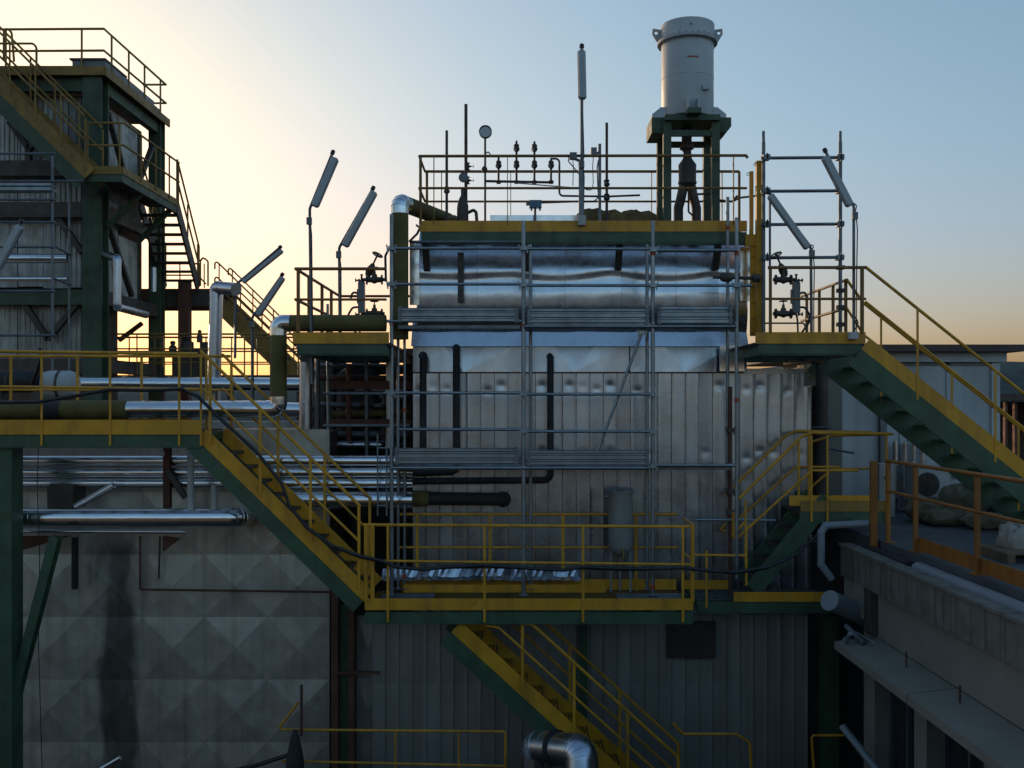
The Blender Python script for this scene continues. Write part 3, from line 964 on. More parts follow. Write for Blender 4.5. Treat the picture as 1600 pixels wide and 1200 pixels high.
for x in (690, 798, 908, 1018, 1128):
    flatpost(up, (P(x, 0, YV).x, YV, ZU), (P(x, 0, YV).x, YV, zt_), 'rail_backlit', .012, .05)

# ================================================================== GALLERIES LEFT AND RIGHT OF THE DRUM
ZG = P(0, 535, YF).z
def gallery(name, label, px0, px1, side):
    t = thing(name, label, 'platform', (P((px0 + px1) / 2, 0, YF).x, 15.3, ZG))
    a, b = P(px0, 0, YF).x, P(px1, 0, YF).x
    YE = 17.4
    part('toe_board', MB().box(a, b, YF - .012, YF - .004, P(0, 537, YF).z, P(0, 519, YF).z), 'yellow', t, False)
    part('beam', MB().box(a + .05, b - .05, YF + .01, YF + .06, P(0, 553, YF).z, P(0, 537.5, YF).z).box(a + .05, b - .05, YF, YF + .13, P(0, 554, YF).z - .012, P(0, 554, YF).z), 'green', t, False)
    for X in (a + .06, b - .12):
        part('beam', MB().box(X, X + .06, YF + .07, YE, ZG - .17, ZG - .035), 'green', t, False)
    for k in range(4):
        yy = YF + .9 + .8 * k
        part('joist', MB().box(a + .13, b - .13, yy, yy + .05, ZG - .14, ZG - .035), 'green', t, False)
    grating(t, a, b, YF + .02, YE, ZG)
    sx = a if side < 0 else b
    part('toe_board', MB().box(sx - .006, sx + .006, YF + .0 if side < 0 else YF + 1.45, YE, ZG, ZG + .14), 'yellow', t, False)
    return t, a, b, YE
lg, ga, gb, YE = gallery('left_gallery', 'yellow railed gallery at the left of the drum, above the olive pipe bend', 458, 608, -1)
zg1, zg2 = P(0, 420, YF).z, P(0, 468, YF).z
tubep('top_rail', [P(461, 420, YF), P(604, 420, YF)], RT, 'rail_backlit', lg)
tubep('middle_rail', [P(461, 468, YF), P(604, 468, YF)], .018, 'rail_backlit', lg)
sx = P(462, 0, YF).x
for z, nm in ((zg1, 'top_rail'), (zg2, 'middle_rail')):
    tubep(nm, [(sx, YF, z), (sx, YE - .2, z)], RT, 'rail_backlit', lg)
post(lg, P(466, 520, YF), P(466, 420, YF), 'rail_backlit', .025)
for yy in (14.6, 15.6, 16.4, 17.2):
    flatpost(lg, (sx, yy, ZG), (sx, yy, zg1), 'rail_backlit', .05, .012)
tubep('top_rail', [(sx, YE - .2, zg1), (sx + 1.3, YE - .2, zg1)], RT, 'rail_backlit', lg)
tubep('middle_rail', [(sx, YE - .2, zg2), (sx + 1.3, YE - .2, zg2)], .018, 'rail_backlit', lg)

rg, ra, rb, YE = gallery('right_gallery', 'yellow railed gallery at the right of the drum, top of the long right staircase', 1180, 1352, 1)
tubep('top_rail', [P(1200, 418, YF), P(1353, 418, YF)], RT, 'rail_backlit', rg)
tubep('middle_rail', [P(1195, 467, YF), P(1353, 467, YF)], .018, 'rail_backlit', rg)
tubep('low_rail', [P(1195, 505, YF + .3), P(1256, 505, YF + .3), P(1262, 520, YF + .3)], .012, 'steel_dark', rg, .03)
post(rg, P(1347, 521, YF), P(1347, 418, YF), 'rail_backlit', .028)
post(rg, P(1204, 521, YF), P(1204, 418, YF), 'rail_backlit', .02)
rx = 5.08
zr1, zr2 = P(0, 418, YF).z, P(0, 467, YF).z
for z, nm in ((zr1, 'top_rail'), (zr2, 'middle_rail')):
    tubep(nm, [(rx, 15.05, z), (rx, YE, z)], RT, 'rail_backlit', rg)
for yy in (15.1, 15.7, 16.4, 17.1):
    flatpost(rg, (rx, yy, ZG), (rx, yy, zr1), 'rail_backlit', .05, .012)

# right staircase descending to the roof
rs = thing('staircase', 'long yellow and green staircase descending right from the right gallery to the roof', 'staircase', (8.0, 14.4, -1.88))
a3, b3 = P(1352, 538, YF), P(1720, 832, YF)
stairs(rs, (a3.x, a3.z), (b3.x, b3.z), YF, 15.05, sh=.19, gh=.28, mt_far='green', step_m='green')
dz = (b3.z - a3.z) / (b3.x - a3.x)
for Y in (YF, 15.05):
    for hgt, nm, r_ in ((1.10, 'top_rail', RT), (.62, 'middle_rail', .019)):
        p0 = Vector((a3.x - (.0 if Y < 14 else .08), Y, a3.z + hgt - .03))
        pts = [p0, Vector((b3.x, Y, b3.z + hgt - .03))]
        if Y > 14: pts = [Vector((rx, Y, zr1 if hgt > 1 else zr2))] + [Vector((rx + .25, Y, a3.z + hgt - .03 + dz * (rx + .25 - a3.x)))] + [pts[1]]
        tubep(nm, pts, r_, 'yellow', rs, .06)
    for f in (.22, .55, .86):
        x = a3.x + (b3.x - a3.x) * f
        z = a3.z + dz * (x - a3.x)
        flatpost(rs, (x, Y - .015, z - .2), (x, Y - .015, z + 1.06), 'yellow', .03, .012)
for i in range(11):
    f = (i + .5) / 11

# ================================================================== FRONT SCAFFOLD
SF, SB = 14.3, 14.8
sc = thing('scaffold', 'galvanised tube scaffold with two plank decks standing in front of the boiler', 'scaffold', (0, 14.5, ZM))
def coupler(root, p, m='galv'):
    p = Vector(p)
    return part('coupler', MB().box(p.x - .045, p.x + .045, p.y - .045, p.y + .045, p.z - .03, p.z + .03).bar(p + Vector((-.07, -.02, .05)), p + Vector((-.05, -.02, -.07)), .02, .02).bar(p + Vector((.07, -.02, .05)), p + Vector((.05, -.02, -.07)), .02, .02), m, root, False)
zb_ = ZM + .07
def stand(x, Y, ytop, collars, ybot=None, m='galv', r=.0265):
    X = P(x, 0, Y).x
    z0 = zb_ if ybot is None else P(0, ybot, Y).z
    s_ = part('standard', MB().tube([(X, Y, z0), (X, Y, P(0, ytop, Y).z)], r, 10), m, sc)
    for c in collars:
        z = P(0, c, Y).z
        part('collar', MB().lathe((X, Y, z - .03), (0, 0, 1), [(0, r * 1.25), (.06, r * 1.25)], 10), 'red_paint', s_)
    if ybot is None:
        part('base_jack', MB().lathe((X, Y, ZM + .062), (0, 0, 1), [(0, .07), (.008, .07), (.009, .02), (.12, .018)], 12), 'galv', s_)
    return s_
stand(612, SF, 335, (505,), r=.030)
stand(818, SF, 345, (506,), r=.032)
stand(1020, SF, 345, (396, 508, 917), r=.030)
stand(1151, SF, 340, (396, 625), ybot=905)
stand(622, SB, 372, (), r=.024)
stand(632, SB, 380, (640, 900), r=.022, ybot=None)
stand(829, SB, 382, (), r=.026)
stand(1011, SB, 382, (), r=.026)
stand(1137, SB, 308, (356,), r=.026, ybot=905)
stand(512, 15.6, 475, (520,), ybot=720, r=.022)
# rusty replacement tube on the right legs
part('rusty_tube', MB().tube([P(1141, 604, 14.72), P(1141, 940, 14.72)], .03, 10), 'rust', sc)
for y in (672, 768, 800):
    coupler(sc, P(1141, y, 14.72), 'steel_dark')
def ledger(xa, xb, y, Y, m='galv', r=.0225, yb=None):
    return part('ledger', MB().tube([P(xa, y, Y), P(xb, yb or y, Y)], r, 10), m, sc)
for (xa, xb, y) in ((616, 816, 388), (820, 1018, 389), (1022, 1152, 391), (605, 818, 444), (822, 1175, 446), (600, 816, 614), (822, 1020, 616), (622, 816, 671), (822, 1020, 674), (605, 816, 502), (820, 1150, 510), (612, 1016, 731), (1022, 1148, 727)):
    ledger(xa, xb, y, SF - .05)
for (xa, xb, y) in ((640, 818, 378), (1020, 1140, 392), (505, 640, 615), (505, 640, 665)):
    ledger(xa, xb, y, SB + .05, 'galv_dull')
for x, y in ((818, 388), (818, 445), (818, 615), (818, 673), (1020, 390), (1020, 446), (1020, 616), (1020, 674), (612, 388), (612, 444), (612, 614), (1151, 446), (1020, 728)):
    coupler(sc, P(x, y, SF - .03))
for x in (612, 818, 1020, 1150):
    for y in (505, 728):
        X, z = P(x, 0, SF).x, P(0, y, SF).z
        part('transom', MB().tube([(X, SF - .05, z), (X, SB + .1, z)], .0225, 8), 'galv', sc)
# decks: steel planks and their toe boards with rolled grooves
def plank(xa, xb, Y, y, n=3):
    X0, X1 = P(xa, 0, Y).x, P(xb, 0, Y).x
    z = P(0, y, Y).z
    for k in range(n):
        yy = Y + .0 + k * .2
        b = MB().box(X0, X1, yy, yy + .18, z - .05, z)
        part('deck_plank', b, 'galv_dull', sc, False)
def toe(xa, xb, Y, ya, yb, m='galv'):
    X0, X1 = P(xa, 0, Y).x, P(xb, 0, Y).x
    z0, z1 = P(0, yb, Y).z, P(0, ya, Y).z
    h = z1 - z0
    prof = [(0, 0), (-.018, .06), (-.018, .22), (.006, .27), (.006, .36), (-.018, .41), (-.018, .62), (.006, .67), (.006, .76), (-.018, .81), (-.018, .94), (0, 1)]
    poly = [Vector((X0, Y + d_, z0 + h * f_)) for d_, f_ in prof] + [Vector((X0, Y + .02, z1)), Vector((X0, Y + .02, z0))]
    t = part('toe_plank', MB().prism(poly, (X1 - X0, 0, 0)), m, sc, False)
    for X in (X0 + .01, X1 - .05):
        part('end_bracket', MB().box(X, X + .04, Y - .03, Y + .03, z0 - .01, z1 + .02), 'galv_dull', t, False)
    return t
for (xa, xb) in ((622, 812), (824, 1014), (1028, 1146)):
    plank(xa, xb, SF - .02, 508)
for (xa, xb) in ((617, 812), (824, 1014)):
    plank(xa, xb, SF - .02, 729)
plank(1026, 1142, SF + .02, 729, 2)
toe(622, 810, SF - .06, 481, 503)
toe(824, 1014, SF - .06, 482, 505)
toe(1027, 1144, SF - .06, 478, 506)
toe(617, 810, SF - .06, 700, 725)
toe(824, 1014, SF - .06, 703, 727)
part('deck_edge', MB().box(P(824, 0, SF).x, P(1016, 0, SF).x, SF - .045, SF - .03, P(0, 513, SF).z, P(0, 505.5, SF).z), 'galv', sc, False)
part('brace', MB().tube([P(1006, 512, SF + .1), P(935, 702, SF + .1)], .022, 10), 'galv', sc)
coupler(sc, P(1003, 520, SF + .1))
# little access ladder at its left side
for x in (590, 604):
    part('ladder_stile', MB().tube([P(x, 806, SB - .1), P(x, 678, SB - .1)], .012, 8), 'galv', sc)
for y in (700, 730, 760, 790):
    part('ladder_rung', MB().tube([P(590, y, SB - .1), P(604, y, SB - .1)], .01, 8), 'galv', sc)

# scaffold frame on the right gallery
fr = thing('scaffold', 'upright scaffold ladder frame with four cross tubes, standing on the right gallery', 'scaffold', P(1250, 530, 14.6))
YQ2 = 14.6
for x in (1193, 1313):
    part('standard', MB().tube([P(x, 535 if x > 1200 else 560, YQ2), P(x, 222, YQ2)], .027, 10), 'galv_dull', fr)
    part('spigot', MB().tube([P(x, 230, YQ2), P(x, 205, YQ2)], .021, 10), 'galv_dull', fr)
for y in (247, 299, 351, 403):
    part('ledger', MB().tube([P(1189, y, YQ2 - .05), P(1319, y - 1, YQ2 - .05)], .024, 10), 'galv_dull', fr)
    for x in (1196, 1311):
        part('coupler', MB().box(P(x, 0, YQ2).x - .05, P(x, 0, YQ2).x + .05, YQ2 - .09, YQ2 + .03, P(0, y + 4, YQ2).z, P(0, y - 4, YQ2).z).bar(P(x + 3, y - 8, YQ2 - .08), P(x + 3, y + 5, YQ2 - .08), .02, .02), 'galv_dull', fr, False)
for y in (418, 454, 480, 507):
    part('coupler', MB().box(P(1308, 0, YQ2).x, P(1319, 0, YQ2).x, YQ2 - .05, YQ2 + .05, P(0, y + 3, YQ2).z, P(0, y - 3, YQ2).z), 'steel_dark', fr, False)
part('standard', MB().tube([P(1203, 560, YQ2 + .4), P(1203, 300, YQ2 + .4)], .018, 8), 'galv_dull', fr)

# yellow ladder between upper platform and right gallery
la = thing('access_ladder', 'steep yellow steel ladder rising from the right gallery to the upper platform', 'ladder', P(1182, 560, 14.85))
part('stile', MB().bar(P(1185, 525, 14.75), P(1185, 252, 14.75), .075, .09, (0, 1, 0)), 'yellow', la, False)
part('stile', MB().bar(P(1174, 372, 15.15), P(1174, 268, 15.15), .055, .05, (0, 1, 0)), 'yellow', la, False)
part('stile', MB().bar(P(1176, 525, 14.95), P(1176, 372, 14.95), .075, .05, (0, 1, 0)), 'yellow', la, False)
part('gusset', MB().box(P(1164, 0, 14.95).x, P(1190, 0, 14.95).x, 14.9, 15.0, P(0, 385, 14.95).z, P(0, 367, 14.95).z), 'yellow', la, False)
for x, y, Y in ((1180, 257, 14.75), (1169, 272, 15.15)):
    part('eye_ring', MB().ring(P(x, y, Y), (0, 1, 0), .022, .005, 12, 6), 'steel_dark', la)
for y in range(400, 530, 24):
    part('rung', MB().tube([P(1185, y, 14.78), P(1176, y, 14.94)], .012, 8), 'yellow', la)
single('valve_spindle', MB().tube([P(1114, 433, 14.6), P(1188, 435, 14.6)], .026, 10).lathe(P(1126, 433.3, 14.6), (1, 0, 0), [(0, .05), (.05, .07), (.13, .07), (.17, .05)], 12).lathe(P(1176, 434.5, 14.6), (1, 0, 0), [(0, .06), (.1, .06)], 12), 'steel_dark', 'dark valve spindle poking out level at the right end of the shiny drum', 'pipe')

# ================================================================== WHITE TANK ON ITS STAND
YT = 15.45
tc = P(1074, 0, YT).x
def Z(y, Y=YT): return P(0, y, Y).z
def Wd(px, Y=YT): return px / F * Y
tk = thing('silencer_tank', 'white cylindrical tank with lifting lugs on a green steel stand, highest thing in the picture', 'tank', (tc, YT, ZU))
ry = Wd(40.5)
part('shell', MB().lathe((tc, YT, Z(187)), (0, 0, 1), [(0, ry * .98), (.02, ry), (Z(64) - Z(187), ry)], 48), 'white', tk)
part('rim_ring', MB().lathe((tc, YT, Z(71)), (0, 0, 1), [(0, ry), (.005, ry + Wd(6)), (Wd(5), ry + Wd(6)), (Wd(5) + .005, ry)], 48), 'white_old', tk)
part('lid', MB().lathe((tc, YT, Z(65)), (0, 0, 1), [(0, ry * 1.03), (Z(42) - Z(65), ry * 1.03), (Z(42) - Z(65) + .01, ry * 1.0), (Z(42) - Z(65) + .012, ry * .4)], 48), 'white', tk)
for s in (-1, 1):
    x0_ = tc + s * (ry + .01)
    lug = [(x0_, Z(70)), (x0_, Z(47)), (x0_ + s * Wd(13), Z(45)), (x0_ + s * Wd(13.5), Z(54)), (x0_ + s * Wd(5), Z(68))]
    # plate with a real hole
    cx, cz, hr = x0_ + s * Wd(7.5), Z(52), Wd(2.6)
    nseg = 20
    outer = []
    for k in range(nseg):
        a = 2 * math.pi * k / nseg
        dx_, dz_ = math.cos(a), math.sin(a)
        best = 9
        for i in range(len(lug)):
            (ax_, az_), (bx_, bz_) = lug[i], lug[(i + 1) % len(lug)]
            ex, ez = bx_ - ax_, bz_ - az_
            den = dx_ * ez - dz_ * ex
            if abs(den) < 1e-9: continue
            t_ = ((ax_ - cx) * ez - (az_ - cz) * ex) / den
            u_ = ((ax_ - cx) * dz_ - (az_ - cz) * dx_) / den
            if t_ > 0 and -1e-6 <= u_ <= 1 + 1e-6: best = min(best, t_)
        outer.append((cx + dx_ * best, cz + dz_ * best))
    mb = MB()
    for k in range(nseg):
        a = 2 * math.pi * k / nseg
        for yy in (YT - .012, YT + .012):
            mb.v.append((outer[k][0], yy, outer[k][1]))
            mb.v.append((cx + math.cos(a) * hr, yy, cz + math.sin(a) * hr))
    for k in range(nseg):
        i, j = 4 * k, 4 * ((k + 1) % nseg)
        mb.f += [(i, j, j + 1, i + 1), (i + 2, i + 3, j + 3, j + 2), (i, i + 2, j + 2, j), (i + 1, j + 1, j + 3, i + 3)]
    part('lifting_lug', mb, 'white_old', tk, False)
    # base gussets
    g0 = tc + s * (ry - .06)
    poly = [Vector((g0, YT - .16, Z(172))), Vector((tc + s * (ry + Wd(3)), YT - .16, Z(172))), Vector((tc + s * (ry + Wd(17)), YT - .16, Z(183))), Vector((tc + s * (ry + Wd(17)), YT - .16, Z(191))), Vector((g0, YT - .16, Z(191)))]
    part('base_gusset', MB().prism(poly, (0, .32, 0)), 'white', tk, False)
part('base_gusset', MB().box(tc - .09, tc - .07, YT - ry - .14, YT - ry + .04, Z(189), Z(166)).box(tc + .07, tc + .09, YT - ry - .14, YT - ry + .04, Z(189), Z(166)), 'white', tk, False)
part('grille_stud', MB().lathe((tc - .02, YT - ry - .02, Z(53)), (0, -1, 0), [(0, .012), (.02, .012)], 8), 'steel_dark', tk)
for k in range(28):
    a = 2 * math.pi * k / 28
    part('rim_bolt', MB().lathe((tc + math.cos(a) * (ry + Wd(3.6)), YT + math.sin(a) * (ry + Wd(3.6)), Z(73)), (0, 0, 1), [(0, .012), (Wd(9), .012)], 6), 'galv_dull', tk)
part('weld_seam', MB().lathe((tc, YT, Z(126)), (0, 0, 1), [(0, ry), (.004, ry + .004), (.012, ry + .004), (.016, ry)], 48), 'white', tk)
part('name_plate', MB().box(tc + .16, tc + .26, YT - ry - .0, YT - ry + .06, Z(152), Z(146)), 'galv', tk, False)
# red dash
part('red_mark', MB().box(tc - .07, tc + .09, YT - ry - .004, YT - ry + .02, Z(103), Z(101)), 'red_paint', tk, False)
seat = part('stand_top', MB().box(tc - Wd(42), tc + Wd(42), YT - .45, YT + .45, Z(200), Z(191.5)), 'green_old', tk, False)
part('side_bracket', MB().box(tc - Wd(60), tc - Wd(42.3), YT - .3, YT + .3, Z(216), Z(192)), 'green_old', tk, False)
part('side_bracket', MB().prism([Vector((tc + Wd(42.3), YT - .3, Z(192))), Vector((tc + Wd(62), YT - .3, Z(192))), Vector((tc + Wd(62), YT - .3, Z(206))), Vector((tc + Wd(55), YT - .3, Z(214))), Vector((tc + Wd(42.3), YT - .3, Z(214)))], (0, .6, 0)), 'green_old', tk, False)
part('front_bracket', MB().box(tc - .1, tc + .1, YT - .62, YT - .452, Z(194), Z(186)), 'green_old', tk, False)
for sx_ in (-1, 1):
    for yy in (-.33, .33):
        part('leg', MB().box(tc + sx_ * Wd(37) - Wd(6), tc + sx_ * Wd(37) + Wd(6), YT + yy - .05, YT + yy + .05, ZU, Z(200) - .002), 'green_old', tk, False)
part('cross_bar', MB().box(tc - Wd(30.8), tc + Wd(30.8), YT - .36, YT - .3, Z(222), Z(213)), 'green_old', tk, False)
part('cross_bar', MB().box(tc - Wd(30.8), tc + Wd(30.8), YT + .3, YT + .36, Z(222), Z(213)), 'green_old', tk, False)
# relief valve beneath with two outlet legs
sv = thing('relief_valve', 'dark relief valve with two curved legs of pipe between the legs of the tank stand', 'valve', (tc, YT, ZU))
part('inlet_pipe', MB().lathe((tc - .01, YT, Z(226)), (0, 0, 1), [(0, Wd(8)), (Z(198) - Z(226), Wd(8))], 16), 'steel_dark', sv)
part('flange', MB().lathe((tc - .01, YT, Z(237)), (0, 0, 1), [(0, Wd(6)), (Wd(3), Wd(8)), (Wd(4), Wd(11)), (Wd(11), Wd(11))], 16), 'steel_dark', sv)
part('valve_body', MB().lathe((tc, YT, Z(292)), (0, 0, 1), [(0, Wd(10)), (Wd(5), Wd(14.5)), (Wd(8), Wd(14.5)), (Wd(8.2), Wd(13.5)), (Wd(34), Wd(14)), (Wd(44), Wd(7)), (Wd(56), Wd(6))], 20), 'steel_dark', sv)
for s in (-1, 1):
    part('outlet_pipe', MB().tube([(tc + s * .05, YT, Z(286)), (tc + s * .10, YT, Z(310)), (tc + s * .14, YT, Z(325)), (tc + s * .14, YT, Z(349))], [.075] * 4, 12), 'steel_dark', sv)
    part('foot_flange', MB().lathe((tc + s * .14, YT, ZU), (0, 0, 1), [(0, .1), (.03, .1)], 14), 'steel_dark', sv)
part('drain_pipe', MB().tube([(tc, YT - .1, Z(292)), (tc, YT - .1, Z(333)), (tc + .08, YT - .1, Z(340))], .015, 8, .03), 'rust', sv)
part('side_pipe', MB().tube([(tc + .1, YT, Z(304)), (tc + .4, YT, Z(302)), (tc + .42, YT, Z(312)), (tc + .7, YT, Z(315)), (tc + .78, YT, Z(306))], .018, 8, .04), 'steel_dark', sv)

# ================================================================== INSTRUMENTS ON THE UPPER PLATFORM
YI = 15.3
def vent(px, ytop, r, label, valves=(), grp='tall vent pipes on the upper platform'):
    t = thing('vent_pipe', label, 'pipe', P(px, 352, YI), grp)
    part('pipe', MB().tube([P(px, 352, YI), P(px, ytop, YI)], r, 10), 'steel_dark', t)
    for y in valves:
        part('valve_body', MB().lathe(P(px, y + 6, YI), (0, 0, 1), [(0, .02), (.02, .045), (.05, .05), (.07, .03), (.10, .045), (.12, .02)], 10), 'steel_dark', t)
        part('lever', MB().bar(P(px, y, YI - .04), P(px - 5, y - 3, YI - .04), .012, .02), 'grey_box', t, False)
    return t
vent(698, 204, .022, 'thin dark vent pipe, leftmost on the upper platform', (297,))
vent(948, 192, .022, 'thin dark vent pipe just left of the tank stand, with two small valves', (286, 308))
vp = vent(728, 163, .026, 'tallest dark vent pipe, rising from a bell shaped body with handwheel valves')
part('bell_body', MB().lathe(P(723, 352, YI), (0, 0, 1), [(0, .09), (.3, .088), (.4, .06), (.46, .03), (.55, .03)], 16), 'steel_dark', vp)
for y in (260, 282):
    valve(vp, P(731, y, YI), (0, 0, 1), .055, 'steel_dark', (1, 0, 0))
part('disc', MB().lathe(P(724, 278, YI - .1), (.15, -1, .1), [(0, .05), (.004, .075), (.03, .075), (.04, .05)], 18), 'grey_box', vp)
part('side_elbow', MB().tube([P(730, 333, YI), P(740, 328, YI), P(744, 332, YI), P(745, 345, YI)], .025, 8, .03), 'steel_dark', vp)
ga_ = thing('pressure_gauge', 'round pale pressure gauge on a tall dark stem above the upper platform rail', 'gauge', P(758, 352, YI))
part('stem', MB().tube([P(758, 352, YI), P(758, 217, YI)], .017, 8), 'steel_dark', ga_)
part('case', MB().lathe(P(758.5, 207, YI + .03), (0, -1, 0), [(0, .085), (.004, .1), (.06, .1), (.062, .088), (.05, .087)], 28), 'steel_dark', ga_)
part('dial', MB().lathe(P(758.5, 207, YI - .02), (0, -1, 0), [(0, .087), (.008, .087)], 28), 'white', ga_)
part('siphon', MB().tube([P(758, 240, YI), P(763, 237, YI), P(766, 241, YI)], .01, 8, .02), 'steel_dark', ga_)
part('cock', MB().lathe(P(757, 270, YI), (0, 0, 1), [(0, .02), (.03, .045), (.07, .045), (.1, .02)], 10), 'steel_dark', ga_)
mf = thing('valve_manifold', 'dark pipe manifold with four upright valves in a row behind the upper platform rail', 'manifold', P(810, 352, YI))
part('header', MB().tube([P(757, 283, YI), P(862, 285, YI)], .02, 8), 'steel_dark', mf)
for x, yt in ((779, 245), (807, 220), (835, 221), (861, 247)):
    b = part('branch', MB().tube([P(x, 284, YI), P(x, yt, YI)], .017, 8), 'steel_dark', mf)
    part('tee', MB().lathe(P(x, 287, YI), (0, 0, 1), [(0, .035), (.04, .045), (.055, .02)], 10), 'steel_dark', b)
    for yv in ([257] + ([231] if yt < 230 else [])):
        part('valve_body', MB().lathe(P(x, yv + 7, YI), (0, 0, 1), [(0, .018), (.03, .045), (.06, .05), (.075, .04), (.11, .045), (.135, .02)], 10), 'steel_dark', b)
        part('lever', MB().bar(P(x - 3, yv, YI - .05), P(x - 1, yv + 5, YI - .05), .015, .03), 'grey_box', b, False)
part('drop_pipe', MB().tube([P(861, 248, YI), P(874, 248, YI), P(874, 306, YI), P(950, 307, YI), P(1000, 305, YI)], .016, 8, .06), 'steel_dark', mf)
part('tray_bar', MB().bar(P(806, 286, YI - .05), P(905, 294, YI - .05), .04, .01), 'white_old', mf, False)
jb = thing('junction_box', 'small blue grey junction box on a short post at the upper platform edge', 'junction box', P(836, 352, YI))
part('post', MB().tube([P(836, 352, YI), P(836, 322, YI)], .02, 8), 'galv_dull', jb)
part('box', MB().box(P(827, 0, YI).x, P(846, 0, YI).x, YI - .08, YI + .06, P(0, 325, YI).z, P(0, 314, YI).z), 'blue_box', jb, False)
part('gland', MB().tube([P(846, 317, YI), P(905, 315, YI)], .012, 8), 'rust', jb)
part('gland', MB().box(P(822, 0, YI).x, P(827, 0, YI).x, YI - .03, YI + .02, P(0, 321, YI).z, P(0, 316, YI).z).box(P(829, 0, YI).x, P(832, 0, YI).x, YI - .03, YI + .02, P(0, 329, YI).z, P(0, 325, YI).z).box(P(842, 0, YI).x, P(845, 0, YI).x, YI - .03, YI + .02, P(0, 329, YI).z, P(0, 325, YI).z), 'grey_box', jb, False)
tp = thing('transmitter_post', 'grey post with a small transmitter box and cables, right of the tall lamp pole', 'post', P(937, 352, YI))
part('post', MB().bar(P(937, 352, YI), P(937, 225, YI), .045, .045, (0, 1, 0)), 'galv_dull', tp, False)
part('transmitter', MB().box(P(923, 0, YI).x, P(932, 0, YI).x, YI - .07, YI + .03, P(0, 244, YI).z, P(0, 232, YI).z).bar(P(930, 240, YI), P(937, 238, YI), .03, .03), 'grey_box', tp, False)
part('cable', MB().tube([P(927, 244, YI), P(926, 262, YI), P(927, 285, YI), P(925, 298, YI), P(915, 296, YI)], .007, 6, .06), 'rubber', tp)
part('cable', MB().tube([P(935, 250, YI), P(933, 262, YI), P(934, 290, YI), P(935, 308, YI), P(929, 314, YI), P(912, 316, YI)], .01, 6, .05), 'rubber', tp)
# tall vertical lamp
t = lamp_pole([P(909, 352, 14.9), P(909, 250, 14.9), P(909, 72, 14.9)], P(910, 155, 14.86), P(908.5, 78, 14.86), 'tall straight lamp pole with upright fluorescent fitting above the upper platform', wd=.125, r=.024)
part('sleeve', MB().bar(P(908, 344, 14.9), P(908, 250, 14.9), .075, .075, (0, 1, 0)), 'galv_dull', t, False)
part('base_plate', MB().box(P(903, 0, 14.9).x, P(915, 0, 14.9).x, 14.86, 14.925, P(0, 352, 14.9).z, P(0, 337, 14.9).z), 'white_old', t, False)
part('transmitter', MB().box(P(890, 0, 14.9).x, P(901, 0, 14.9).x, 14.85, 14.95, P(0, 249, 14.9).z, P(0, 239, 14.9).z).bar(P(898, 248, 14.9), P(907, 252, 14.9), .03, .04), 'grey_box', t, False)
part('cable', MB().tube([P(889, 245, 14.9), P(888, 252, 14.9), P(895, 260, 14.9), P(900, 266, 14.9), P(906, 274, 14.9)], .009, 6, .05), 'rubber', t)
part('cable', MB().tube([P(895, 249, 14.9), P(896, 260, 14.9), P(895, 290, 14.9)], .007, 6, .05), 'rubber', t)
# insulation humps on the drum top
def humps(px0, px1, y0, n, seed, m, label):
    rr = random.Random(seed)
    mb = MB()
    for i in range(n):
        f = (i + .5) / n
        c = P(px0 + (px1 - px0) * f, y0 + rr.uniform(-3, 4), 15.6)
        zz = ZU - .05
        hh = c.z - zz
        a = rr.uniform(.05, .09)
        if rr.random() < .35:
            mb.lathe((c.x, c.y + rr.uniform(-.15, .15), zz), (rr.uniform(-.1, .1), 0, 1), [(0, a), (hh * .8, a * .9), (hh, a * .8)], 9)
        else:
            mb.lathe((c.x - .05, c.y - .2, zz + hh * .5), (.1, 1, rr.uniform(-.1, .1)), [(0, hh * .35), (.06, hh * .55), (.3, hh * .6), (.42, hh * .3)], 9)
    return single('insulation_wrap', mb, m, label, 'insulation')
humps(918, 1016, 331, 15, 3, 'wool', 'lumpy brown insulation bundle on the drum top left of the tank stand')
humps(674, 716, 338, 6, 8, 'wool', 'low brown insulation pads beside the bell shaped valve body')
single('drum_cover', MB().box(P(766, 0, 15.5).x, P(911, 0, 15.5).x, 15.4, 16.1, ZU - .02, P(0, 336, 15.4).z), 'alu', 'flat bright metal cover on the drum top behind the yellow toe board', 'cover', None, False)

# ================================================================== LAMP POLES
lamp_pole([P(487, 600, 14.2), P(484, 326, 14.2), P(520, 238, 14.2)], P(491, 323, 14.15), P(524, 246, 14.15), 'higher of the two slanting lamps over the left gallery')
lamp_pole([P(531, 540, 14.6), P(530, 387, 14.6), P(583, 294, 14.6)], P(538, 385, 14.55), P(585, 299, 14.55), 'lower slanting lamp over the left gallery, nearer the drum')
lamp_pole([P(367, 560, 19.), P(368, 445, 19.), P(438, 386, 19.)], P(379, 441, 18.95), P(441, 391, 18.95), 'flattest lamp, slanting over the far left stairs', wd=.09, r=.024)
lamp_pole([P(394, 640, 16.5), P(394, 496, 16.5), P(441, 429, 16.5)], P(402, 493, 16.45), P(442, 433, 16.45), 'slanting lamp beside the far left stairs, left of the olive pipe', wd=.10, r=.022)
lamp_pole([P(1334, 537, 13.8), P(1334, 322, 13.8), P(1289, 235, 13.8)], P(1329, 322, 13.75), P(1289, 244, 13.75), 'slanting lamp crossing the top right of the scaffold ladder frame')
lamp_pole([P(1268, 530, 14.2), P(1267, 386, 14.2), P(1201, 300, 14.2)], P(1263, 388, 14.15), P(1203, 304, 14.15), 'slanting lamp crossing the middle of the scaffold ladder frame', wd=.105)
lamp_pole([P(-20, 560, 13.9), P(-12, 425, 13.9), P(33, 346, 13.9)], P(-6, 420, 13.86), P(31, 352, 13.86), 'slanting lamp cut off by the left edge of the picture', wd=.12)
t = thing('socket_box', 'small white box with a dangling cable at the top of the long right staircase', 'box', P(1332, 520, 13.66))
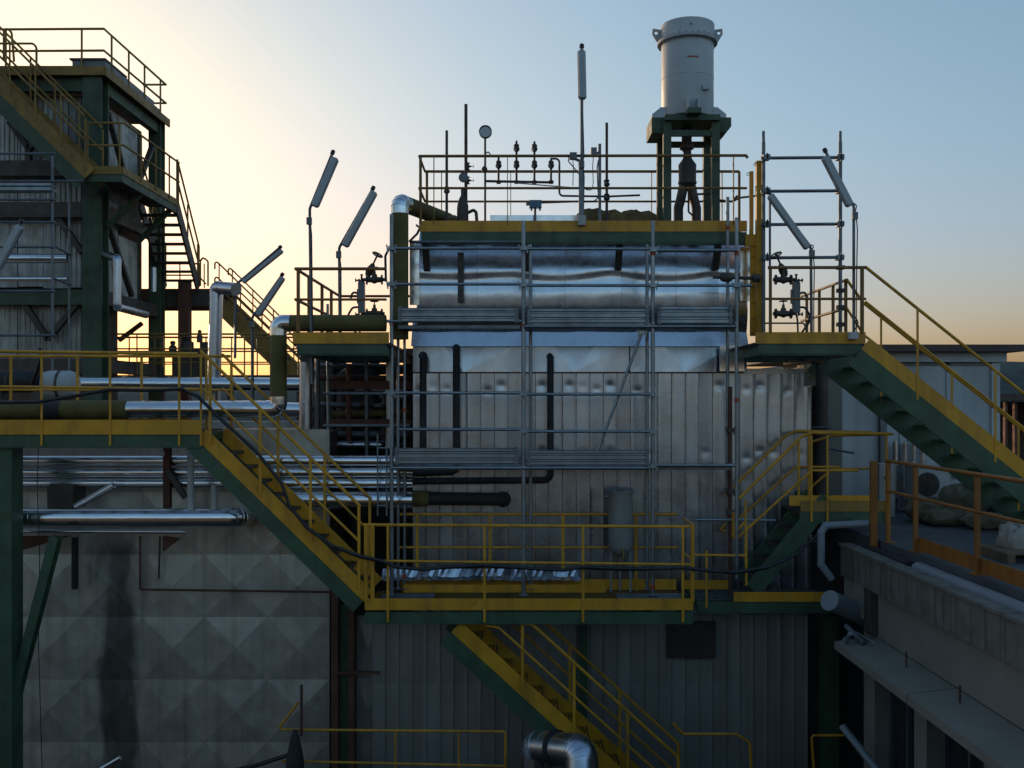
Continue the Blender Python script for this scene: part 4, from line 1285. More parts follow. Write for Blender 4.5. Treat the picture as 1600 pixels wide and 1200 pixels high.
part('box', MB().box(P(1325, 0, 13.66).x, P(1339, 0, 13.66).x, 13.6, 13.68, P(0, 530, 13.66).z, P(0, 519, 13.66).z), 'white_old', t, False)
part('cable', MB().tube([P(1336, 495, 13.72), P(1341, 503, 13.72), P(1338, 512, 13.7), P(1333, 517, 13.66)], .009, 6, .05), 'rubber', t)

# ================================================================== WATER GAUGES WITH GATE VALVES, BOTH SIDES
def level_set(cx, s, label, Y):
    """cx: pixel of the gauge column, s: +1 when the drum lies left of it"""
    t = thing('level_gauge', label, 'gauge', P(cx, 530, Y), 'water level gauges')
    col_ = part('gauge_column', MB().box(P(cx - 5, 0, Y).x, P(cx + 5, 0, Y).x, Y - .05, Y + .05, P(0, 489, Y).z, P(0, 441, Y).z).box(P(cx - 7, 0, Y).x, P(cx + 2, 0, Y).x, Y - .03, Y + .07, P(0, 474, Y).z, P(0, 452, Y).z), 'grey_box', t, False)
    for y in (437, 490):
        valve(t, P(cx - s * 20, y, Y), (1, 0, 0), .12, 'steel_dark')
        part('link_pipe', MB().tube([P(cx - s * 36, y, Y), P(cx, y, Y)], .025, 8), 'steel_dark', t)
        part('cock', MB().lathe(P(cx + s * 3, y + 1, Y), (s, 0, 0), [(0, .03), (.03, .012), (.05, .012), (.055, .03), (.065, .03)], 8), 'steel_dark', t)
    part('top_cock', MB().lathe(P(cx, 443, Y), (0, 0, 1), [(0, .05), (.04, .04), (.06, .015), (.12, .015), (.125, .03), (.14, .01)], 10), 'steel_dark', t)
    part('drain_hose', MB().tube([P(cx, 490, Y), P(cx + s * 2, 500, Y), P(cx + s * 3, 524, Y)], .014, 8, .03), 'steel_dark', t)
    part('lamp_cable', MB().tube([P(cx + s * 4, 459, Y), P(cx + s * 14, 456, Y), P(cx + s * 17, 466, Y)], .016, 8, .04), 'rubber', t)
    part('lamp_cable', MB().tube([P(cx + s * 4, 480, Y), P(cx + s * 14, 480, Y), P(cx + s * 21, 492, Y), P(cx + s * 20, 504, Y), P(cx + s * 8, 521, Y)], .016, 8, .07), 'rubber', t)
    # handwheel on a slanted spindle up by the drum
    h = P(cx - s * 31 if s > 0 else cx + 25, 398, Y)
    ax = Vector((-s * .45, -.35, .8)).normalized()
    part('spindle', MB().tube([h - ax * .18, h + ax * .02], .014, 8), 'steel_dark', t)
    w_ = MB().ring(h, ax, .075, .012, 16, 6)
    u = ax.cross(Vector((0, 1, 0))).normalized()
    v = ax.cross(u)
    w_.tube([h - u * .075, h + u * .075], .008, 6).tube([h - v * .075, h + v * .075], .008, 6)
    part('handwheel', w_, 'steel_dark', t)
    part('spindle_valve', MB().lathe(h - ax * .36, ax, [(0, .04), (.06, .06), (.12, .06), (.2, .03)], 10), 'steel_dark', t)
    return t
level_set(1244, 1, 'dark level gauge column with two handwheel valves on the right gallery', 14.4)
level_set(565, -1, 'dark level gauge column with two handwheel valves on the left gallery', 14.6)

# ================================================================== PIPES
def lagged(name, label, pts, r, m, fr, group=None, n=20, elbows=(), em='alu', cat='pipe', bands=(), elbow_at=None):
    """pipe with plain runs and metal-clad elbows as parts"""
    t = thing(name, label, cat, pts[0], group)
    pts = [Vector(p) for p in pts]
    runs, els = [], []
    cur = pts[0]
    for i in range(1, len(pts) - 1):
        a, b, c = pts[i - 1], pts[i], pts[i + 1]
        u, v = (a - b).normalized(), (c - b).normalized()
        ang = u.angle(v)
        tt = fr / math.tan(ang / 2)
        runs.append((cur, b + u * tt))
        els.append((b + u * tt, b, b + v * tt))
        cur = b + v * tt
    runs.append((cur, pts[-1]))
    for i, (a, b) in enumerate(runs):
        if (b - a).length < .02: continue
        mm = m[i] if isinstance(m, (list, tuple)) else m
        rp_ = part('pipe_run', MB().tube([a, b], r, n), mm, t)
        L_ = (b - a).length
        if mm in ('alu', 'galv', 'alu_wall'):
            k = int(L_ / .95)
            for q in range(1, k + 1):
                c = a.lerp(b, q / (k + 1))
                dr = (b - a).normalized()
                part('sheet_joint', MB().lathe(c - dr * .012, dr, [(0, r), (.002, r + .006), (.022, r + .006), (.024, r)], n), mm, rp_)
    for i, (a, b, c) in enumerate(els):
        mm = em[i] if isinstance(em, (list, tuple)) else em
        fp = fillet([a, b, c], fr, 8)
        el = part('elbow', MB().tube(fp, r + .004, n), mm, t)
        if mm in ('alu', 'alu_wall') and r > .06:
            for k in range(2, len(fp) - 2, 2):
                dr = (fp[k + 1] - fp[k - 1]).normalized()
                part('seam', MB().lathe(fp[k] - dr * .006, dr, [(0, r + .003), (.003, r + .009), (.009, r + .009), (.012, r + .003)], n), mm, el)
    return t
# big olive lagged pipe with two silver elbows
YO = 14.45
lagged('insulated_pipe', 'olive wrapped pipe bending down from the left gallery to eye level, with two silver elbows',
       [P(603, 505, YO), P(435, 505, YO), P(435, 639, YO), P(-450, 641, YO)], .122, ['olive', 'olive', 'alu'], .18, em=['alu', 'alu'])
single('insulation_sleeve', MB().tube([P(-450, 641, YO), P(200, 640, YO)], .135, 20), 'olive', 'olive wrap over the left half of the pipe behind the walkway rail', 'insulation')
# second silver pipe further back
lagged('steel_pipe', 'straight silver pipe running level behind the left walkway at head height', [P(122, 599, 18.5), P(475, 601, 18.5)], .125, 'alu', .1)
lagged('steel_pipe', 'straight silver pipe just right of the olive pipe bend, behind the stair rails', [P(440, 640, 16.5), P(478, 641, 16.5)], .12, 'alu', .1)
# upright insulated pipe with the elbow over the drum
lagged('insulated_pipe', 'olive upright pipe with a silver bend at the top left corner of the drum', [P(625, 530, 14.62), P(625, 316, 14.62), P(700, 345, 16.0)], .125, 'olive', .17, em=['alu'])
single('hose', MB().tube([P(640, 377, 14.7), P(652, 365, 14.9), P(656, 356, 15.0), P(651, 352, 15.1)], .018, 8, .05), 'rubber', 'short black hose looping under the silver bend at the drum corner', 'hose')
single('hose', MB().tube([P(603, 440, 14.5), P(602, 400, 14.5), P(608, 388, 14.5), P(614, 384, 14.5)], .018, 8, .08), 'rubber', 'black hose curving up beside the olive upright pipe', 'hose')
# grey vertical duct
lagged('grey_duct', 'grey upright sheet metal duct between the olive bend and the scaffold', [P(478, 760, 15.8), P(478, 566, 15.8)], .105, 'alu_wall', .1)
# silver pipes crossing behind the stairs
for i, (y, r_, x0, x1, lab) in enumerate(((720, .080, -450, 640, 'topmost of the thin silver pipes running to the boiler under the walkway'), (738, .076, -450, 645, 'second silver pipe from the top under the walkway'), (755, .076, -450, 645, 'third silver pipe from the top under the walkway'), (781, .135, 440, 645, 'thickest silver pipe of the set reaching the boiler under the stairs'))):
    lagged('steel_pipe', lab, [P(x0, y, 14.9), P(x1, y, 14.9)], r_, 'alu', .1, 'silver pipes to the boiler', 16)
lagged('steel_pipe', 'big silver pipe with a rounded elbow end, low left before the pyramid panels', [P(-450, 810, 14.35), P(372, 809, 14.35), P(386, 809, 15.5)], .135, 'alu', .19, n=24)
lagged('steel_pipe', 'thin silver pipe hugging the underside of the big one, low left', [P(-450, 828, 14.6), P(290, 831, 14.6)], .03, 'alu', .1)
lagged('branch_pipe', 'white upright pipe stub on the big silver pipe, taller one', [P(298, 796, 14.35), P(298, 712, 14.35), P(330, 712, 14.9)], .048, 'white_old', .08, em='white_old')
lagged('branch_pipe', 'white upright pipe stub on the big silver pipe, shorter one', [P(335, 796, 14.35), P(335, 758, 14.35)], .045, 'white_old', .08)
single('steel_column', MB().ibeam((P(258, 0, 14.7).x, 14.8, P(0, 795, 14.7).z), (P(258, 0, 14.7).x, 14.8, ZL - .2), .1, .1, up=(0, 1, 0)), 'rust', 'short rust red post standing between the silver pipes under the walkway', 'post', None, False)
single('brace', MB().ibeam(P(262, 735, 14.75), P(290, 778, 14.75), .08, .08, up=(0, 1, 0)), 'steel_dark', 'dark diagonal brace beside the rust red post', 'brace', None, False)
single('lamp_globe', MB().lathe(P(253, 713, 14.1), (0, 0, 1), [(0, .02), (.02, .038), (.05, .044), (.08, .03), (.09, .01)], 14), 'white', 'tiny round white globe under the left walkway', 'lamp')
single('loose_pipe', MB().tube([P(118, 792, 14.6), P(178, 758, 14.6)], .05, 12), 'alu', 'short bright slanting pipe offcut above the big silver pipe', 'pipe')
single('support_box', MB().box(P(76, 0, 14.8).x, P(116, 0, 14.8).x, 14.75, 15.2, P(0, 795, 14.8).z, P(0, 758, 14.8).z), 'steel_dark', 'dark square support block behind the big silver pipe', 'support', None, False)
single('support_bracket', MB().prism([P(254, 838, 14.8), P(280, 842, 14.8), P(254, 862, 14.8)], (0, .08, 0)), 'rust', 'rust red triangular bracket beneath the big silver pipe', 'bracket', None, False)
single('support_bracket', MB().prism([P(27, 838, 14.8), P(110, 838, 14.8), P(27, 862, 14.8)], (0, .08, 0)), 'rust', 'long rust red bracket beneath the big silver pipe near the left column', 'bracket', None, False)
# black lagged pipes on the boiler front
YK = 15.22
def blackpipe(label, pts, r, fr=.1):
    t = thing('black_pipe', label, 'pipe', pts[-1], 'black lagged pipes on the boiler front')
    part('pipe_run', MB().tube(pts, r, 14, fr), 'black_lag', t)
    part('wall_collar', MB().lathe(Vector(pts[0]) + Vector((0, -.03, 0)), (0, 1, 0), [(0, r), (.003, r * 1.25), (.02, r * 1.25)], 16), 'black_lag', t)
    part('clamp', MB().lathe(Vector(pts[-1]) - Vector((0, 0, 0)), (Vector(pts[-1]) - Vector(pts[-2])), [(0, r * 1.15), (.04, r * 1.15)], 14), 'steel_dark', t)
    return t
blackpipe('short black pipe coming out of the casing nearest its left edge', [P(661, 556, 15.42), P(661, 556, YK), P(661, 720, YK)], .055)
blackpipe('black pipe leaving the casing highest up, then bending left', [P(713, 543, 15.42), P(713, 543, YK), P(713, 737, YK), P(648, 739, YK)], .055)
blackpipe('black pipe right of the scaffold post, bending left low down', [P(860, 558, 15.42), P(860, 558, YK), P(860, 750, YK), P(648, 752, YK)], .052)
blackpipe('thick black level pipe entering the casing low on the left', [P(786, 780, 15.42), P(786, 780, YK), P(670, 779, YK)], .1)
single('insulation_sleeve', MB().lathe(P(645, 779, YK), (1, 0, 0), [(0, .1), (.01, .125), (.24, .12), (.25, .1)], 16), 'olive', 'olive wrapped joint between the thick silver pipe and thick black pipe', 'insulation')
single('black_pipe', MB().bar(P(720, 472, 15.2), P(720, 395, 15.25), .09, .06, (0, 1, 0)), 'steel_dark', 'dark upright strap on the front of the shiny drum', 'strap', None, False)

# white filter tank on the platform
ft = thing('filter_tank', 'white cylindrical filter tank standing by the boiler on the main platform', 'tank', P(969, 890, 14.9))
fc = P(969, 0, 14.9)
rf_ = 19 / F * 14.9
part('body', MB().lathe((fc.x, 14.85, P(0, 868, 14.9).z), (0, 0, 1), [(0, rf_ * .3), (.06, rf_ * .75), (.12, rf_ * .95), (.15, rf_), (P(0, 768, 14.9).z - P(0, 868, 14.9).z, rf_)], 28), 'tank_grey', ft)
part('lid', MB().lathe((fc.x, 14.85, P(0, 769, 14.9).z), (0, 0, 1), [(0, rf_ * 1.12), (.03, rf_ * 1.12), (.035, rf_ * .9), (.07, rf_ * .6)], 28), 'tank_grey', ft)
for k in range(8):
    a = math.pi * 2 * k / 8 + .2
    part('lid_bolt', MB().lathe((fc.x + math.cos(a) * rf_, 14.85 + math.sin(a) * rf_, P(0, 769, 14.9).z + .03), (0, 0, 1), [(0, .018), (.04, .018), (.045, .01)], 8), 'galv', ft)
for s in (-1, 0, 1):
    part('leg', MB().bar((fc.x + s * rf_ * .8, 14.85 + (.1 if s == 0 else 0), ZM + .005), (fc.x + s * rf_ * .8, 14.85 + (.1 if s == 0 else 0), P(0, 850, 14.9).z), .03, .03), 'tank_grey', ft, False)
part('nozzle', MB().lathe((fc.x - rf_ + .01, 14.85, P(0, 775, 14.9).z), (-1, 0, 0), [(0, .025), (.04, .025), (.042, .04), (.055, .04)], 10), 'galv', ft)
part('drain', MB().tube([(fc.x, 14.7, P(0, 846, 14.9).z), (fc.x + .03, 14.65, P(0, 862, 14.9).z), (fc.x + .0, 14.65, P(0, 872, 14.9).z)], .012, 8), 'yellow_old', ft)

# low big elbow at the bottom
lagged('duct_elbow', 'big silver ribbed duct elbow at the bottom edge under the stairs', [P(838, 1330, 13.5), P(838, 1166, 13.5), P(908, 1174, 12.9), P(915, 1330, 12.5)], .215, 'alu_wall', .25, n=28, em='alu_wall')
single('duct_band', MB().lathe(P(866, 1168, 13.25), P(908, 1174, 12.9) - P(838, 1166, 13.5), [(0, .21), (.005, .235), (.06, .235), (.065, .21)], 28), 'black_lag', 'dark band round the middle of the silver duct elbow at the bottom edge', 'band')
# wrapped valve and its post
wv_ = thing('wrapped_valve', 'dark wrapped valve on a rusty post at the bottom left, by the thin yellow rail', 'valve', P(461, 1262, 13.8))
part('spindle_post', MB().tube([P(471, 1150, 13.85), P(471, 1070, 13.85)], .022, 8), 'rust', wv_)
part('cover', MB().lathe(P(461, 1262, 13.8), (0, 0, 1), [(0, .12), (.45, .12), (.62, .13), (.8, .10), (.98, .06), (1.08, .03)], 14), 'black_lag', wv_)
part('hose', MB().tube([P(330, 1212, 13.8), P(400, 1196, 13.8), P(450, 1180, 13.8)], .03, 8, .2), 'rubber', wv_)
single('loose_pipe', MB().tube([P(150, 1206, 14.0), P(188, 1184, 14.0)], .03, 10).tube([P(158, 1206, 14.0), P(190, 1186, 14.1)], .02, 10), 'alu', 'pair of bright pipe ends at the bottom left edge', 'pipe')
single('hanging_wire', MB().tube([P(60, 700, 14.2), P(58, 760, 14.2), P(62, 870, 14.2), P(60, 1000, 14.2), P(66, 1210, 14.2)], .006, 6), 'rubber', 'thin wire hanging straight down in front of the pyramid panels', 'wire')
# dark steel frame and clutter between boiler and the olive pipe
df = thing('pipe_rack', 'dark steel pipe rack in the shade between the scaffold and the olive pipe bend', 'pipe rack', P(570, 960, 17))
YX = 17.5
for x in (500, 560, 640):
    part('column', MB().ibeam((P(x, 0, YX).x, YX, -ZC), (P(x, 0, YX).x, YX, P(0, 545, YX).z), .2, .2, up=(0, 1, 0)), 'steel_dark', df, False)
for y, m in ((560, 'steel_dark'), (600, 'rust'), (660, 'rust'), (700, 'steel_dark'), (800, 'steel_dark')):
    part('beam', MB().box(P(470, 0, YX).x, P(660, 0, YX).x, YX - .06, YX + .06, P(0, y + 7, YX).z, P(0, y - 7, YX).z), m, df, False)
part('beam', MB().box(P(508, 0, 16).x, P(648, 0, 16).x, 16, 16.1, P(0, 608, 16).z, P(0, 595, 16).z), 'rust', df, False)
part('beam', MB().box(P(508, 0, 16).x, P(660, 0, 16).x, 16, 16.1, P(0, 663, 16).z, P(0, 655, 16).z), 'rust', df, False)
rr = random.Random(4)
for x, y0, y1, r_ in ((520, 560, 760, .06), (534, 590, 760, .1), (585, 560, 770, .09), (600, 610, 780, .05), (550, 640, 780, .12), (617, 560, 720, .06)):
    part('riser', MB().tube([P(x, y1, 17.0), P(x, y0, 17.0), P(x + rr.uniform(-20, 20), y0 - 6, 17.4)], r_, 12, .12), rr.choice(['black_lag', 'steel_dark', 'galv_dull']), df)
for y, r_ in ((577, .07), (622, .06), (640, .09), (685, .08), (705, .06), (585, .04)):
    part('cross_pipe', MB().tube([P(490, y, 17.9), P(655, y + rr.uniform(-6, 6), 17.9)], r_, 12), rr.choice(['black_lag', 'steel_dark', 'rust']), df)
for y, x0_, x1_, r_, m_ in ((571, 500, 612, .035, 'galv_dull'), (590, 492, 640, .05, 'rust'), (607, 540, 640, .07, 'alu_wall'), (632, 492, 600, .045, 'galv_dull'), (647, 520, 640, .06, 'olive'), (678, 492, 640, .05, 'galv_dull'), (694, 500, 600, .07, 'alu_wall')):
    part('cross_pipe', MB().tube([P(x0_, y, 16.4), P(x1_, y + rr.uniform(-3, 3), 16.4), P(x1_ + 3, y + 14, 16.9)], r_, 12, .1), m_, df)
for x, y0, y1, r_, m_ in ((496, 560, 700, .04, 'galv_dull'), (545, 572, 690, .05, 'rust'), (573, 560, 720, .035, 'galv_dull'), (608, 566, 700, .055, 'alu_wall')):
    part('riser', MB().tube([P(x, y1, 16.2), P(x, y0, 16.2)], r_, 10), m_, df)
for x, y in ((520, 606), (573, 632), (600, 678), (545, 590)):
    valve(df, P(x, y, 16.3), (1, 0, 0), .1, 'steel_dark')
part('back_plate', MB().box(P(520, 0, 18.6).x, P(665, 0, 18.6).x, 18.6, 18.7, -ZC, P(0, 640, 18.6).z), 'steel_dark', df, False)

# ================================================================== LEFT TOWER
YT0 = 22.0
tw = thing('steel_tower', 'tall dark green steel framed tower with metal cladding at the left', 'tower', (-11.5, 24, -ZC))
TX = -9.05
ztop = P(0, 115, YT0).z
for (x, y, s) in ((-9.28, 22.15, .40), (-9.22, 25.75, .32), (-14.2, 22.15, .4), (-14.2, 25.75, .32)):
    part('column', MB().ibeam((x, y, -ZC), (x, y, ztop), s, s, .04, .03, up=(0, 1, 0)) if x > -12 else MB().box(x - s / 2, x + s / 2, y - s / 2, y + s / 2, -ZC, ztop), 'green_old', tw, False)
part('column_face', MB().box(-9.5, -9.09, 21.93, 21.95, -ZC, ztop - .02), 'green_old', tw, False)
# dark core added inside the frame: closes sky gaps, stands for the shaded interior
part('added_core', MB().box(-14.0, -9.5, 22.5, 25.45, 2.35, ztop - .35).box(-14.0, -9.62, 22.52, 24.2, -ZC, 2.34), 'steel_dark', tw, False)
# floor beams
for y in (118, 250, 315, 452, 560):
    z = P(0, y, YT0).z
    part('beam', MB().box(-14.1, -9.5, 22.02, 22.2, z - .34, z), 'green_old' if y in (118, 452) else 'steel_dark', tw, False)
    part('beam', MB().box(-9.3, -9.12, 22.36, 25.6, z - .3, z), 'green_old' if y in (118, 250) else 'steel_dark', tw, False)
# corrugated cladding, front and right side, sheet by sheet
def corr(wd, ht, n=5, d_=.025):
    mb = MB()
    k = n * 4
    for i in range(k + 1):
        x = wd * i / k
        yy = d_ if (i // 2) % 2 else 0.
        mb.v += [(x, yy, 0), (x, yy, -ht)]
    for i in range(k):
        mb.f.append((2 * i, 2 * i + 1, 2 * i + 3, 2 * i + 2))
    return mb.mesh('cladding_sheet', 'corrugated')
rows = ((150, 255), (262, 330), (330, 450), (468, 600))
for (ya, yb) in rows:
    za, zb2 = P(0, ya, 22.3).z, P(0, yb, 22.3).z
    me = corr(.56, za - zb2)
    for i in range(8):
        o = inst('cladding_sheet', me, tw, (-14.0 + .575 * i, 22.34 + .012 * (i % 2), za + .02 * ((i * 7) % 3)))
    o = None
rows2 = ((150, 262), (300, 350), (350, 470))
for (ya, yb) in rows2:
    za, zb2 = P(0, ya, 22.3).z, P(0, yb, 22.3).z
    me = corr(.6, za - zb2)
    for i in range(4):
        if ya == 300 and i > 1: continue
        inst('cladding_sheet', me, tw, (-9.42 - .01 * (i % 2), 22.5 + .62 * i, za), (0, 0, R(90)))
# dark bracing in front of the cladding
for (a, b) in (((15, 190), (45, 232)), ((75, 205), (45, 232)), ((45, 232), (45, 262)), ((30, 462), (75, 530)), ((125, 470), (75, 530)), ((85, 330), (128, 395))):
    part('brace', MB().bar(P(a[0], a[1], 22.15), P(b[0], b[1], 22.15), .12, .14, (0, 1, 0)), 'steel_dark', tw, False)
for (a, b) in (((22.6, 6.6), (24.0, 4.9)), ((25.4, 6.6), (24.0, 4.9)), ((22.5, 4.2), (24.0, 2.6))):
    part('brace', MB().bar((-9.2, a[0], a[1]), (-9.2, b[0], b[1]), .1, .12, (1, 0, 0)), 'steel_dark', tw, False)
# roof deck, curb, rails and hood
part('roof_deck', MB().box(-14.3, -9.0, 21.9, 26.0, ztop, ztop + .05), 'steel_dark', tw, False)
part('roof_curb', MB().box(-14.3, -8.98, 21.84, 21.88, ztop - .08, ztop + .12), 'yellow_old', tw, False)
part('roof_curb', MB().box(-9.0, -8.96, 21.88, 26.0, ztop - .08, ztop + .12), 'yellow_old', tw, False)
part('roof_hood', MB().box(-9.75, -9.02, 22.0, 25.0, ztop + .06, P(0, 94, 22).z).box(-9.4, -9.02, 25.0, 25.4, ztop + .06, P(0, 100, 22).z), 'grey_box', tw, False)
part('roof_hood_lid', MB().box(-9.8, -9.0, 21.96, 23.2, P(0, 94, 22).z, P(0, 91.5, 22).z), 'steel_dark', tw, False)
zr = P(0, 45, 21.95).z
zr_m = P(0, 79, 21.95).z
for z, nm in ((zr, 'top_rail'), (zr_m, 'middle_rail')):
    tubep(nm, [(-14.3, 21.95, z - .03), (-9.03, 21.95, z), (-9.0, 25.8, z), (-9.6, 25.8, z)], .028, 'yellow_old', tw)
for x in (-13.0, -11.2, -9.52):
    post(tw, (x, 21.95, ztop), (x, 21.95, zr), 'yellow_old', .024)
for y in (22.35, 23.35, 24.35, 25.45):
    post(tw, (-9.02, y, ztop), (-9.02, y, zr), 'yellow_old', .024)
# stairs on the tower front
ts = thing('staircase', 'yellow and green flight slanting down across the front of the tall left tower', 'staircase', P(150, 270, 21))
a4, b4 = P(-60, 75, 20.9), P(140, 272, 20.9)
stairs(ts, (a4.x, a4.z), (b4.x, b4.z), 20.9, 21.75, sh=.28, gh=.28, mt='yellow_old', mg='green_old')
dz = (b4.z - a4.z) / (b4.x - a4.x)
for Y in (20.88, 21.78):
    for hgt, nm in ((1.12, 'top_rail'), (.62, 'middle_rail')):
        tubep(nm, [(a4.x, Y, a4.z + hgt), (b4.x - .1, Y, b4.z + hgt - dz * .1)], .024, 'yellow_old', ts)
    for f in (.38, .58, .78, .97):
        x = a4.x + (b4.x - a4.x) * f
        z = a4.z + dz * (x - a4.x)
        post(ts, (x, Y, z), (x, Y, z + 1.1), 'yellow_old', .02)
tubep('hoop', [P(6, 92, 20.9), P(6, 50, 20.9), P(10, 44, 20.9), P(18, 50, 20.9), P(22, 96, 20.9)], .024, 'yellow_old', ts, .1)
tubep('hoop', [P(-20, 68, 20.9), P(52, 68, 20.9), P(57, 74, 20.9), P(57, 106, 20.9)], .024, 'yellow_old', ts, .12)
# mid level platform wrapping the tower corner
mdp = thing('tower_platform', 'platform wrapping the corner of the left tower halfway up, with faded yellow rails', 'platform', P(170, 280, 21.5))
ZP = P(0, 268, 21).z
cx_, YP0, YP1 = P(191, 0, 21).x, 21.0, 24.5
part('toe_board', MB().box(-9.1, cx_, YP0 - .02, YP0 - .005, P(0, 272, 21).z, P(0, 260, 21).z), 'yellow_old', mdp, False)
part('beam', MB().box(-9.1, cx_, YP0, YP0 + .1, P(0, 284, 21).z, P(0, 272, 21).z), 'green_old', mdp, False)
part('toe_board', MB().box(cx_ + .005, cx_ + .02, YP0, YP1, ZP - .05, ZP + .11), 'yellow_old', mdp, False)
part('beam', MB().box(cx_ - .1, cx_, YP0 + .1, YP1, ZP - .22, ZP - .05), 'green_old', mdp, False)
grating(mdp, -9.05, cx_ - .02, YP0 + .05, YP1, ZP)
part('floor_plate', MB().box(-9.0, cx_ - .1, YP0 + .1, YP1, ZP - .06, ZP - .04), 'steel_dark', mdp, False)
zt5, zm5 = P(0, 192, 21).z, P(0, 227, 21).z
for z, nm in ((zt5, 'top_rail'), (zm5, 'middle_rail')):
    tubep(nm, [P(134, (630 - z / 21 * F), 21), (cx_ + .03, YP0, z), (cx_ + .03, YP1, z)], .024, 'yellow_old', mdp)
for x in (137, 187):
    post(mdp, P(x, 270, 21), (P(x, 0, 21).x, 21, zt5), 'yellow_old', .02)
for y in (22.0, 22.9, 23.8, 24.45):
    post(mdp, (cx_ + .03, y, ZP), (cx_ + .03, y, zt5), 'yellow_old', .02)
part('knee_brace', MB().bar((-9.1, 22.3, P(0, 355, 22.3).z), (cx_ - .1, 22.3, ZP - .2), .1, .12, (0, 1, 0)), 'green_old', mdp, False)
part('knee_brace', MB().bar((-9.1, 24.2, P(0, 355, 22.3).z), (cx_ - .1, 24.2, ZP - .2), .1, .12, (0, 1, 0)), 'green_old', mdp, False)
# flight running away from the camera
fb = thing('staircase', 'steep flight of open steps seen against the sky behind the left tower', 'staircase', (-8.8, 26.1, 3.06))
ZLd = P(0, 450, 26.1).z
for X in (cx_ - .02, -9.15):
    A, B = Vector((X, 24.45, ZP)), Vector((X, 26.15, ZLd))
    part('stringer', MB().bar(A, B, .05, .30, (0, 1, 1)), 'steel_dark', fb, False)
    for hgt, nm in ((1.1, 'top_rail'), (.6, 'middle_rail')):
        tubep(nm, [A + Vector((.02, 0, hgt)), B + Vector((.02, 0, hgt)), B + Vector((.02, .0, hgt - .4))], .024, 'yellow_old', fb)
    for f in (.02, .5, .97):
        p = A.lerp(B, f)
        post(fb, p, p + Vector((0, 0, 1.1)), 'yellow_old', .022)
for i in range(1, 9):
    f = i / 9
    y = 24.45 + 1.7 * f
    z = ZP + (ZLd - ZP) * f
    part('tread', MB().box(-9.12, cx_ - .05, y - .13, y + .13, z - .05, z - .01), 'steel_dark', fb, False)
# landing and flight going right, far behind
lf = thing('far_landing', 'brown far landing with rounded yellow rails at the foot of the open steps', 'platform', (-8.4, 26.6, 3.0))
YL0 = 26.2
fx0, fx1 = P(160, 0, YL0).x, P(345, 0, YL0).x
part('beam', MB().box(fx0, fx1, YL0, YL0 + .12, P(0, 478, YL0).z, P(0, 451, YL0).z), 'steel_dark', lf, False)
part('beam', MB().box(fx0, fx1, YL0 + 1.3, YL0 + 1.42, P(0, 478, YL0).z, P(0, 451, YL0).z), 'steel_dark', lf, False)
grating(lf, fx0, fx1, YL0 + .05, YL0 + 1.3, ZLd)
for x in (292,):
    part('column', MB().box(P(284, 0, YL0).x, P(300, 0, YL0).x, YL0 - .3, YL0 - .02, -ZC, P(0, 440, YL0).z), 'rust', lf, False)
tubep('top_rail', [P(255, 412, YL0), P(312, 412, YL0), P(312, 420, YL0)], .024, 'yellow_old', lf, .05)
tubep('hoop', [P(313, 447, YL0), P(313, 408, YL0), P(317, 402, YL0), P(325, 408, YL0), P(325, 447, YL0)], .024, 'yellow_old', lf, .08)
tubep('middle_rail', [P(255, 430, YL0), P(312, 430, YL0)], .02, 'yellow_old', lf)
tubep('middle_rail', [P(300, 432, YL0), P(312, 433, YL0), P(322, 444, YL0)], .02, 'yellow_old', lf, .06)
for x in (281, 319):
    post(lf, P(x, 450, YL0), P(x, 412, YL0), 'yellow_old', .018)
ff = thing('staircase', 'dim far flight with thin rails slanting down right behind the lamps', 'staircase', P(430, 560, 26.6))
a5, b5 = P(336, 462, YL0), P(470, 592, YL0)
stairs(ff, (a5.x, a5.z), (b5.x, b5.z), YL0, YL0 + 1.2, mt='yellow_old', mg='yellow_old', sh=.2, gh=.2)
dz = (b5.z - a5.z) / (b5.x - a5.x)
for Y in (YL0 - .02, YL0 + 1.22):
    for hgt, nm in ((.95, 'top_rail'), (.55, 'middle_rail'), (.3, 'low_rail')):
        tubep(nm, [(a5.x, Y, a5.z + hgt - .25), (a5.x, Y, a5.z + hgt), (b5.x, Y, b5.z + hgt)], .022, 'yellow_old', ff, .06)
    for f in (.05, .3, .55, .8):
        x = a5.x + (b5.x - a5.x) * f
        z = a5.z + dz * (x - a5.x)
        post(ff, (x, Y, z), (x, Y, z + .94), 'yellow_old', .018)
# scaffold at the tower's left
ls_ = thing('scaffold', 'thin scaffold with silver planks in front of the left tower cladding', 'scaffold', P(60, 560, 20))
for x, yt in ((82, 238), (-30, 238)):
    part('standard', MB().tube([P(x, 620, 20), P(x, yt, 20)], .028, 8), 'galv_dull', ls_)
for y in (240, 283, 312, 347, 386, 455, 524):
    part('ledger', MB().tube([P(-40, y, 19.95), P(86 if y != 283 else 130, y, 19.95)], .024, 8), 'galv_dull', ls_)
for y0, y1 in ((286, 290), (292, 297)):
    part('deck_plank', MB().box(P(-40, 0, 19.9).x, P(79, 0, 19.9).x, 19.9, 20.2, P(0, y1, 19.9).z, P(0, y0, 19.9).z), 'galv', ls_, False)
for (a, b) in (((82, 345), (110, 360)), ((82, 383), (110, 398)), ((82, 434), (110, 445))):
    part('return_rail', MB().tube([P(a[0], a[1], 20), P(b[0], b[1], 21.2)], .022, 8), 'galv_dull', ls_)
part('standard', MB().tube([P(108, 590, 21.2), P(108, 270, 21.2)], .024, 8), 'galv_dull', ls_)
for y in (404, 436):
    lagged('steel_pipe', '%s level silver pipe crossing the left tower cladding' % ('upper' if y < 420 else 'lower'), [P(-40, y, 21.2), P(106, y, 21.2)], .10 if y < 420 else .05, 'alu', .1, 'silver pipes on the left tower')
